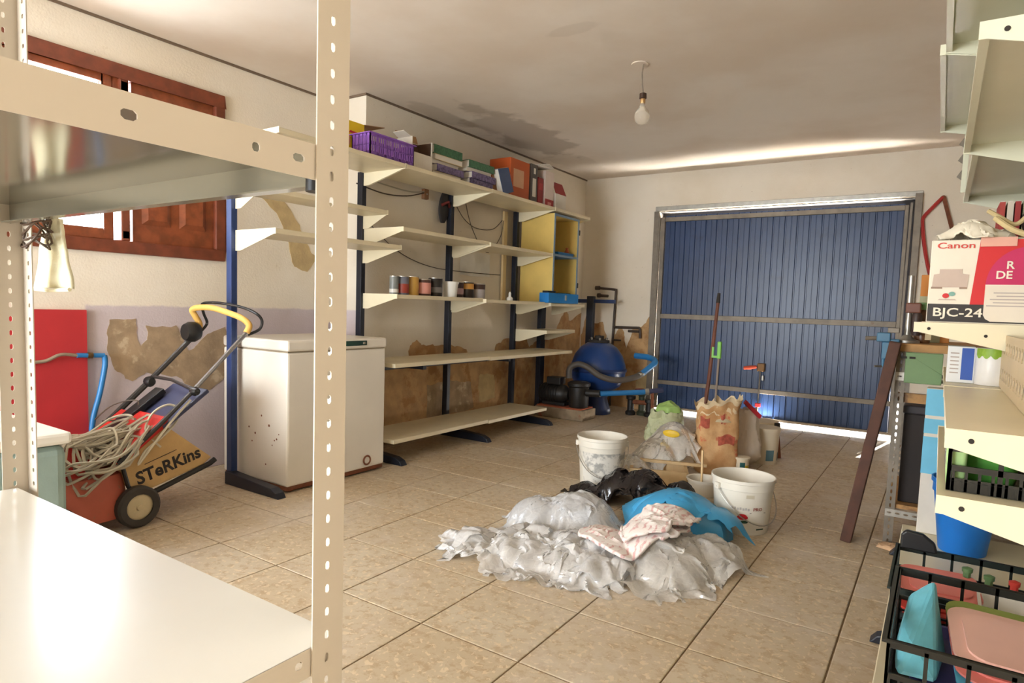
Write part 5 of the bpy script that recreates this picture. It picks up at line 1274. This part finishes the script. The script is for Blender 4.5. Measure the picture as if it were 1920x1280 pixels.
face('colour_mark', [(p[0], p[1]) for p in ell(.006, 1.178, .009, .008)], m_cred, .0006)
face('colour_mark', [(p[0], p[1]) for p in ell(.022, 1.184, .009, .007)], M('mark_teal', rgb(120, 164, 150), .5), .0006)
face('colour_line', [(-.014, 1.164), (.036, 1.164), (.030, 1.168), (-.010, 1.168)], m_prn, .0006)
# things on top of the carton
m_rag = M('white_rag', rgb(236, 226, 204), .9, var=.06)
rg = thing('white_rag', 'crumpled white rag on top of the printer carton', 'rag', (.085, 2.58, 1.355))
drape([(-.03, 2.47), (.17, 2.46), (.19, 2.66), (.0, 2.70)], lumps([(.06, 2.55, .055, .06), (.12, 2.57, .05, .03)], 1.356), 44, 40, 1.3, 51, iters=80, jag=.012, lift=.01, rough=.015).build('rag_cloth', m_rag, rg, smooth=True, solid=.003)
st = thing('canvas_bag', 'dark bag with a beige canvas strap on the printer carton', 'bag', (.27, 2.62, 1.355))
B().grid(lambda u, v: Vector((.275 + .085 * math.cos(2 * math.pi * u) * math.sin(math.pi * min(.999, .12 + .88 * v)) ** .6, 2.63 + .09 * math.sin(2 * math.pi * u) * math.sin(math.pi * min(.999, .12 + .88 * v)) ** .6, 1.356 + .16 * v)), 24, 12, closed_u=True).build('bag_body', M('dark_brown_cloth', rgb(52, 36, 28), .8), st, smooth=True)
B().tube(smooth_path([(.10, 2.56, 1.452), (.13, 2.55, 1.43), (.17, 2.55, 1.405), (.20, 2.55, 1.43), (.23, 2.55, 1.46)], 5), [.007] * 21, 8).build('strap', M('beige_canvas', rgb(206, 184, 134), .85), st, smooth=True)
B().tube(smooth_path([(.12, 2.54, 1.425), (.16, 2.50, 1.385), (.20, 2.49, 1.365)], 5), .009, 8).build('strap_end', M('beige_canvas', rgb(206, 184, 134), .85), st, smooth=True)
tag(B().obox((.13, PY - .004, 1.345), (.045, 0, 0), (0, .0015, 0), (0, 0, .014)).build('pink_slip', M('pink_slip_paper', rgb(226, 170, 150), .8), None), 'pink paper slip stuck at the top edge of the printer carton', 'paper slip')
cbx = thing('cardboard_box', 'plain carton behind the printer box on the right shelving', 'box', (.18, 3.1, 1.092))
B().box(.06, .36, 2.86, 3.30, 1.092, 1.40).build('carton', m_card, cbx, bevel=.003)
for i, (w_, c3, lb) in enumerate(((.016, (170, 60, 50), 'thin red booklet standing first under the upper right shelf'), (.018, (214, 200, 180), 'cream booklet second in the row under the shelf'), (.016, (160, 48, 44), 'red booklet third in the row under the shelf'), (.018, (150, 150, 110), 'olive booklet fourth in the row under the shelf'), (.02, (70, 60, 50), 'dark booklet last in the row under the shelf'))):
    x_ = .145 + i * .022
    t = thing('booklet', lb, 'booklet', (x_, 2.95, 1.401), group='booklets under the upper right shelf')
    B().box(x_, x_ + w_, 2.88, 3.05, 1.401, 1.525).build('cover', M('booklet_%d_%d' % (c3[0], c3[1]), rgb(*c3), .6), t)
    B().box(x_ + .003, x_ + w_ - .003, 2.884, 3.046, 1.404, 1.528).build('pages', m_paper, t)

# ----------------------------------------------------------------- second shelf: carton, tin and cream slatted box
ct = thing('medicine_carton', 'white carton with a blue label square on the right shelving', 'box', (.035, 2.63, .894))
B().box(-.004 + .03, .072 + .03, 2.60, 2.70, .894, 1.015).build('carton', M('carton_white2', rgb(232, 232, 230), .5), ct, bevel=.002)
B().box(.065, .098, 2.5985, 2.5995, .905, 1.01).build('blue_label', M('label_blue', rgb(44, 84, 170), .5), ct)
for k in range(6): B().box(.034, .058, 2.5985, 2.5995, .925 + k * .013, .929 + k * .013).build('printed_line', M('print_pale', rgb(180, 166, 156), .6), ct)
wt_ = thing('white_tin', 'white tin with green leaf print and an orange edge', 'tin', (.150, 2.60, .894))
B().lathe([(.046, 0), (.048, .003), (.048, .117), (.046, .12), (0, .12)], (.150, 2.60, .894), 28).build('can', M('tin_white', rgb(234, 230, 224), .4), wt_, smooth=True)
def tinwrap(a0, a1, zz0, zz1, jag=0.0):
    def fn(u, v):
        a = math.radians(a0 + (a1 - a0) * u); z_ = zz0 + (zz1 - zz0) * v - (jag * abs(math.sin(u * 13)) if v == 0 else 0)
        return Vector((.150 + .0488 * math.cos(a), 2.60 + .0488 * math.sin(a), .894 + z_))
    return B().grid(fn, 24, 4)
tinwrap(200, 320, .098, .119, .012).build('leaf_print', M('leaf_lime', rgb(140, 176, 44), .5), wt_, smooth=True)
tinwrap(300, 340, .005, .06).build('orange_edge', M('label_orange', rgb(214, 96, 40), .5), wt_, smooth=True)
sb = thing('slatted_box', 'cream slatted plastic box at the right of the second shelf', 'box', (.28, 2.05, .894))
m_sl = M('slatted_cream', rgb(206, 184, 146), .55, var=.08)
B().box(.168, .40, 1.55, 2.56, .894, .900).box(.396, .40, 1.55, 2.56, .90, 1.06).box(.168, .396, 1.55, 1.554, .90, 1.06).box(.168, .396, 2.556, 2.56, .90, 1.06).build('box_shell', m_sl, sb)
ncs = 14
B().plate((.168, 1.55, .900), (0, 0, 1), (0, 1, 0), .08, [(1.01 / ncs, .035, .045, .04)] * ncs).plate((.168, 1.55, .98), (0, 0, 1), (0, 1, 0), .08, [(1.01 / ncs, .035, .045, .04)] * ncs).build('slotted_side', m_sl, sb, solid=.003)
B().box(.176, .178, 1.56, 2.55, .902, 1.055).build('slot_shade', m_dark, sb)  # dark sheet added behind the slots as the shade inside the box

# ----------------------------------------------------------------- black fruit crates
m_crate = M('crate_black', rgb(40, 39, 34), .32, var=.2)
m_crate_g = M('crate_dark_green', rgb(30, 40, 34), .45, var=.2)
crate('fruit_crate', 'shallow black crate with green and red tubs on the third shelf', 'crate', .34, .38, .098, m_crate, (.20, 1.72, .764), rows=2, nslot=(4, 5), rim=.004)
def dish(name, label, cat, c, W, D, H, mat, rot=(0, 0, 0), group=None, open_=True, lip=.008):
    t = thing(name, label, cat, c, group=group, local=True, rot=rot)
    def rr(w, d, r, n=5):
        out = []
        for sx, sy, a0 in ((1, 1, 0), (-1, 1, 90), (-1, -1, 180), (1, -1, 270)):
            for i in range(n + 1):
                a = math.radians(a0 + 90 * i / n); out.append((sx * (w / 2 - r) + r * math.cos(a), sy * (d / 2 - r) + r * math.sin(a)))
        return out
    b = B(); rings = [(W * .84, D * .84, 0), (W * .88, D * .88, H * .1), (W * .96, D * .96, H), (W + lip, D + lip, H), (W + lip, D + lip, H - .004)]
    vs = []; r = min(W, D) * .22
    for w_, d_, z_ in rings: vs += [(x_, y_, z_) for x_, y_ in rr(w_, d_, r)]
    n_ = len(vs) // len(rings)
    fs_ = [(i * n_ + k, i * n_ + (k + 1) % n_, (i + 1) * n_ + (k + 1) % n_, (i + 1) * n_ + k) for i in range(len(rings) - 1) for k in range(n_)] + [list(range(n_))[::-1]]
    if not open_: fs_.append([2 * n_ + k for k in range(n_)])
    b.add(vs, fs_); b.build('dish_body', mat, t, smooth=True, solid=.002)
    if not open_:
        b2_ = B().prism(rr(W * .8, D * .8, r * .8), 'z', H, H + .006); b2_.build('lid_panel', mat, t)
    return t
m_gr = M('tub_green', rgb(104, 186, 76), .45); m_gr2 = M('tub_pale_green', rgb(176, 212, 140), .5); m_rd = M('tub_dark_red', rgb(150, 48, 34), .5)
dish('plastic_tub', 'bright green tub in the shallow crate on the third shelf', 'tub', (.10, 1.68, .772), .11, .16, .105, m_gr)
dish('plastic_tub', 'pale green tub at the left in the shallow crate', 'tub', (.045, 1.60, .772), .035, .12, .085, m_gr2)
dish('plastic_tub', 'dark red tub in the shallow crate on the third shelf', 'tub', (.20, 1.66, .772), .08, .16, .10, m_rd)
CA = crate('fruit_crate', 'dark green crate of plastic dishes further back on the base shelf', 'crate', .40, .44, .150, m_crate_g, (.128, 2.41, .152), rows=2, nslot=(5, 6), rim=.008)
CBt = crate('fruit_crate', 'large black crate of coloured trays nearest on the base shelf', 'crate', .38, .50, .232, m_crate, (.138, 1.885, .152), rows=3, nslot=(5, 6), rim=.010)
m_pk = M('tray_pink', rgb(226, 130, 120), .45, var=.08); m_pk2 = M('tray_pale_pink', rgb(236, 190, 176), .45, var=.06); m_bl = M('tray_blue', rgb(90, 176, 206), .45, var=.1); m_gn = M('tray_green', rgb(150, 166, 84), .5, var=.1); m_rd2 = M('tray_red', rgb(204, 62, 52), .5)
for lb, m, y_, z_, x_ in (('pale blue tray at the front of the tray stack in the large crate', m_bl, 1.80, .280, .20), ('coral pink tray in the middle of the tray stack', m_pk, 1.835, .300, .195), ('pale pink tray lying on top of the tray stack', m_pk2, 1.865, .320, .192), ('olive green tray at the back of the tray stack', m_gn, 1.945, .306, .19)):
    dish('food_tray', lb, 'tray', (x_, y_, z_), .24, .26, .024, m, (math.radians(7), math.radians(3), .08), 'stacked food trays', open_=False)
bx = B()
zz = .162
for k in range(5):
    dish('food_tray', ('violet tray at the very bottom of the large crate', 'second violet tray from the bottom of the large crate', 'third violet tray from the bottom of the large crate', 'fourth violet tray from the bottom of the large crate', 'topmost violet tray under the blue tray')[k], 'tray', (.15, 1.86, zz), .30, .40, .020, M('tray_violet', rgb(96, 90, 160), .45), (0, 0, 0), 'violet trays in the crate'); zz += .0225
bv = [(-.036, 1.69, .278), (.05, 1.70, .278), (.066, 1.85, .278), (.05, 2.0, .278), (-.03, 2.03, .278), (-.04, 1.86, .278),
      (-.005, 1.76, .335), (.03, 1.80, .325), (.035, 1.97, .425), (-.02, 1.93, .385), (.012, 1.86, .36), (.045, 1.90, .35), (-.032, 1.82, .345), (.02, 2.005, .40)]
bm_ = bmesh.new()
for q in bv: bm_.verts.new(q)
bmesh.ops.convex_hull(bm_, input=bm_.verts)
bm_.verts.ensure_lookup_table(); bm_.verts.index_update()
lk = B().add([v.co.copy() for v in bm_.verts], [[v.index for v in f.verts] for f in bm_.faces]); bm_.free()
tq = thing('plastic_bag', 'turquoise plastic bag in the left of the large black crate', 'plastic bag', (.01, 1.86, .278))
lk.build('bag_film', M('turquoise_bag', rgb(110, 190, 208), .3, var=.18, scale=20), tq, bevel=.012, seg=2)
# contents of the far crate
dish('plastic_dish', 'large pink dish in the dark green crate', 'dish', (.05, 2.36, .255), .20, .20, .03, m_pk, (math.radians(5), 0, .1), 'dishes in the dark green crate', open_=False)
dish('plastic_dish', 'coral red dish standing under the pink dish', 'dish', (.05, 2.30, .205), .20, .24, .045, m_rd2, (0, 0, .05), 'dishes in the dark green crate', open_=False)
dish('plastic_dish', 'white dish at the right in the dark green crate', 'dish', (.22, 2.28, .235), .14, .20, .05, m_white, (0, 0, 0), 'dishes in the dark green crate')
for lb, x_, y_, m, h_ in (('green tool handle sticking out of the dark green crate', .12, 2.46, M('handle_green', rgb(96, 130, 84), .5), .15), ('second green handle by the red one, dark green crate', .175, 2.44, M('handle_green', rgb(96, 130, 84), .5), .145), ('red tool handle sticking out of the dark green crate', .235, 2.42, m_rd2, .15)):
    t = thing('screwdriver', lb, 'tool', (x_, y_, .16), group='handles in the dark green crate')
    B().tube([(x_, y_, .16), (x_ + .003, y_ - .01, .16 + h_)], .011, 8).build('handle', m, t, smooth=True)
    B().lathe([(.014, 0), (.015, .012), (0, .018)], (x_ + .003, y_ - .01, .16 + h_), 10).build('handle_end', m, t, smooth=True)
tag(B().prism([(-.065, .305), (.045, .305), (.035, .34), (.0, .365), (-.05, .37), (-.065, .355)], 'y', 2.575, 2.60).build('black_divider', m_black, None, bevel=.006), 'black plastic divider standing at the back of the dark green crate', 'divider')

# ----------------------------------------------------------------- bucket and tall carton on the base shelf
bk = bucket('plastic_bucket', 'bright blue bucket on the base shelf of the right shelving', (.135, 3.20, .151), .082, .118, .30, M('bucket_blue', rgb(20, 116, 206), .38, var=.1), False)
tc = thing('tall_carton', 'tall narrow carton with pale blue bands beside the blue bucket', 'box', (.05, 3.40, .151))
B().box(-.030, .10, 3.36, 3.44, .151, .80).build('carton', M('carton_white3', rgb(224, 216, 202), .6), tc, bevel=.003)
m_lb = M('band_pale_blue', rgb(110, 190, 222), .5)
for a, c in ((.68, .797), (.60, .665), (.42, .585)):
    B().box(-.0312, .1012, 3.3588, 3.4412, a, c).build('blue_band', m_lb, tc)
# ================================================================= workbench at the far end
wbn = thing('workbench', 'slotted-steel workbench with a wooden top beyond the right shelving', 'workbench', (.12, 3.93, 0))
m_bw = M('bench_wood', rgb(186, 140, 84), .65, var=.25, scale=10, dirt=rgb(110, 76, 46), dcover=.6)
B().box(-.20, .47, 3.57, 4.30, .945, .982).build('bench_top', m_bw, wbn, bevel=.003)
for x_, y_, sx_, sy_ in ((-.165, 3.585, 1, 1), (.44, 3.585, -1, 1), (-.165, 4.28, 1, -1), (.44, 4.28, -1, -1)):
    B().plate((x_, y_, 0), (sx_, 0, 0), (0, 0, 1), .040, [(.035, .008, .020, .02)] * 27).plate((x_, y_, 0), (0, sy_, 0), (0, 0, 1), .040, [(.035, .008, .020, .02)] * 27).build('slotted_leg', m_steel_dull, wbn, solid=.002)
B().plate((-.165, 3.583, .805), (0, 0, 1), (1, 0, 0), .040, [(.035, .008, .020, .02)] * 17).build('steel_rail', m_steel, wbn, solid=.002)
B().plate((-.165, 3.583, .14), (0, 0, 1), (1, 0, 0), .035, [(.035, .008, .020, .018)] * 17).build('steel_rail', m_steel, wbn, solid=.002)
B().box(-.165, .44, 3.60, 3.625, .70, .745).build('wooden_rail', m_bw, wbn)
B().box(-.165, .44, 3.60, 4.26, .18, .20).build('lower_shelf', m_bw, wbn)
dk = thing('dark_chest', 'dark box stored under the workbench', 'box', (.15, 3.9, .20))
B().box(-.12, .40, 3.66, 4.22, .201, .64).build('chest', M('chest_dark', rgb(40, 30, 26), .7, var=.3), dk, bevel=.006)
B().box(-.125, .405, 3.655, 4.225, .64, .68).build('chest_lid', M('chest_lid_dark', rgb(52, 46, 48), .6), dk, bevel=.006)
ge = thing('green_case', 'green metal case with two holes on the workbench rail', 'case', (-.06, 3.55, .846))
B().box(-.128, .02, 3.535, 3.58, .8465, .944).box(-.128, .02, 3.535, 3.566, .80, .8465).build('case_body', M('case_green', rgb(112, 142, 92), .5, var=.12), ge, bevel=.003)
for x_ in (-.10, -.135): B().box(x_ - .012, x_ + .012, 3.530, 3.534, .915, .925).build('case_hole', m_dark, ge)
vs_ = thing('bench_vise', 'small blue vise clamped to the left edge of the workbench', 'vise', (-.22, 3.66, .88))
m_vb = M('vise_blue', rgb(60, 110, 140), .45, var=.2)
B().box(-.26, -.20, 3.63, 3.69, .985, 1.03).box(-.235, -.202, 3.64, 3.68, .90, .985).box(-.235, -.16, 3.64, 3.68, .984, 1.0).build('vise_body', m_vb, vs_, bevel=.005)
B().box(-.215, -.165, 3.64, 3.68, 1.03, 1.055).build('jaw', m_steel_dull, vs_, bevel=.003)
B().tube([(-.26, 3.66, 1.0), (-.31, 3.66, .998)], .010, 8).build('screw', m_steel_dull, vs_, smooth=True)
B().tube([(-.225, 3.66, .90), (-.225, 3.66, .86)], .008, 8).build('clamp_screw', m_vb, vs_, smooth=True)
B().tube([(-.26, 3.64, .862), (-.19, 3.68, .862)], .005, 8).build('handle_bar', m_steel_dull, vs_, smooth=True)
ds = thing('drill_stand', 'chrome column of a drill stand on the workbench', 'drill stand', (-.14, 3.72, .983))
B().lathe([(.055, 0), (.055, .012), (.03, .02), (.02, .035), (.013, .04), (.013, .33), (0, .332)], (-.135, 3.72, .983), 16).build('column', m_steel, ds, smooth=True)
B().box(-.15, -.085, 3.70, 3.74, 1.13, 1.18).build('carriage', M('drill_brown', rgb(110, 64, 44), .5), ds, bevel=.006)
B().lathe([(.018, 0), (.022, .02), (.022, .10), (.012, .12), (0, .12)], (-.10, 3.72, 1.02), 14).build('chuck', M('drill_dark', rgb(60, 44, 38), .5), ds, smooth=True)
gj = thing('glass_jar', 'brown jar with a green lid standing on the workbench', 'jar', (-.075, 3.80, .983))
B().lathe([(.034, 0), (.036, .01), (.036, .15), (.028, .165), (.028, .17)], (-.075, 3.80, .983), 18).build('jar_body', M('jar_brown', rgb(120, 84, 54), .3), gj, smooth=True)
B().lathe([(.038, .165), (.038, .20), (0, .202)], (-.075, 3.80, .983), 18).build('lid', M('lid_green', rgb(110, 150, 86), .5), gj, smooth=True)
B().box(-.062, -.036, 3.762, 3.765, 1.0, 1.12).build('paper_label', m_buff, gj)
oc = thing('orange_carton', 'orange-brown carton at the back of the workbench', 'box', (-.05, 4.0, .983))
B().box(-.10, .04, 3.95, 4.08, .983, 1.33).build('carton', M('carton_amber', rgb(206, 130, 50), .6), oc, bevel=.003)
B().box(-.101, .0, 3.9485, 3.9498, .983, 1.22).build('pale_label', M('label_sage', rgb(176, 176, 140), .6), oc)
B().box(-.20, -.10, 3.57, 3.572, .943, .945).build('x', m_bw, None) if False else None
# leaning plank
pl = thing('wooden_plank', 'dark brown plank leaning against the workbench leg', 'plank', (-.33, 3.52, 0))
B().beam((-.318, 3.52, .0), (-.172, 3.53, .99), .09, .048, (1, 0, 0)).build('plank_body', M('plank_brown', rgb(84, 50, 34), .7, var=.35, scale=12), pl, bevel=.004)
B().beam((-.262, 3.52, .20), (-.236, 3.52, .36), .08, .02, (1, 0, 0)).build('split_edge', M('plank_brown', rgb(92, 54, 36), .7), pl) if False else None
# crumbs of plaster at the leg
tag(heap([(-.19, 3.50), (-.10, 3.46), (-.06, 3.50), (-.08, 3.57), (-.17, 3.57)], (-.12, 3.52), [(-.12, 3.52, .06, .012)], seed=71, nu=40, nv=14, crumple=.012, freq=30, edge=.006).build('rubble', M('rubble_crumbs', rgb(206, 168, 130), .95, bump=.8), None), 'little heap of plaster crumbs at the workbench leg', 'rubble')

# ================================================================= bow saw on the back wall
bs = thing('bow_saw', 'red framed bow saw hanging on the wall beside the garage door', 'saw', (-.10, 6.69, 1.45))
B().tube(smooth_path([(-.02, 6.69, 1.30), (-.10, 6.69, 1.46), (-.16, 6.69, 1.70), (-.195, 6.69, 1.93), (-.19, 6.69, 1.99), (-.13, 6.69, 2.07), (-.06, 6.69, 2.155)], 5), .015, 8).build('frame', M('saw_red', rgb(166, 34, 30), .45), bs, smooth=True)
B().beam((-.055, 6.69, 2.15), (.03, 6.69, 1.85), .004, .03, (1, 0, 0)).beam((.03, 6.69, 1.85), (.03, 6.69, 1.33), .004, .03, (1, 0, 0)).build('blade', m_rust, bs)
B().lathe([(.0, -.02), (.018, -.02), (.018, .02), (0, .02)], (-.057, 6.70, 2.15), 10, axis='y').build('pivot', m_rust, bs)

# ================================================================= bare bulb
lb_ = thing('light_bulb', 'bare clear light bulb hanging on a short cord', 'light bulb', (-1.585, 3.71, 2.21))
BC = (-1.585, 3.71)
B().tube(smooth_path([(BC[0] - .005, BC[1], 2.579), (BC[0] - .012, BC[1], 2.50), (BC[0], BC[1], 2.40)], 4), .004, 6).build('cord', M('cord_grey', rgb(130, 116, 100), .7), lb_, smooth=True)
B().lathe([(.010, 2.405), (.021, 2.40), (.022, 2.372), (.018, 2.368)], (BC[0], BC[1], 0), 16).build('socket', M('socket_brown', rgb(60, 40, 26), .5), lb_, smooth=True)
B().lathe([(.016, 2.37), (.016, 2.345), (.0145, 2.34)], (BC[0], BC[1], 0), 16).build('screw_cap', M('brass_cap', rgb(190, 150, 100), .35, metal=.7), lb_, smooth=True)
t = NT('bulb_glass'); t.col(t.mix(t.noise(5), rgb(250, 244, 232), rgb(240, 232, 218))); t.p.inputs['Transmission Weight'].default_value = .75; t.p.inputs['Roughness'].default_value = .12; t.p.inputs['IOR'].default_value = 1.2
B().lathe([(.015, 2.343), (.016, 2.330), (.022, 2.316), (.036, 2.300), (.044, 2.280), (.0455, 2.262), (.043, 2.245), (.034, 2.229), (.018, 2.220), (0, 2.218)], (BC[0], BC[1], 0), 24).build('glass', t.m, lb_, smooth=True, angle=80)
B().lathe([(0.05, 2.574), (.05, 2.58)], (BC[0] - .03, BC[1], 0), 14).build('ceiling_patch', m_ceiling, lb_)
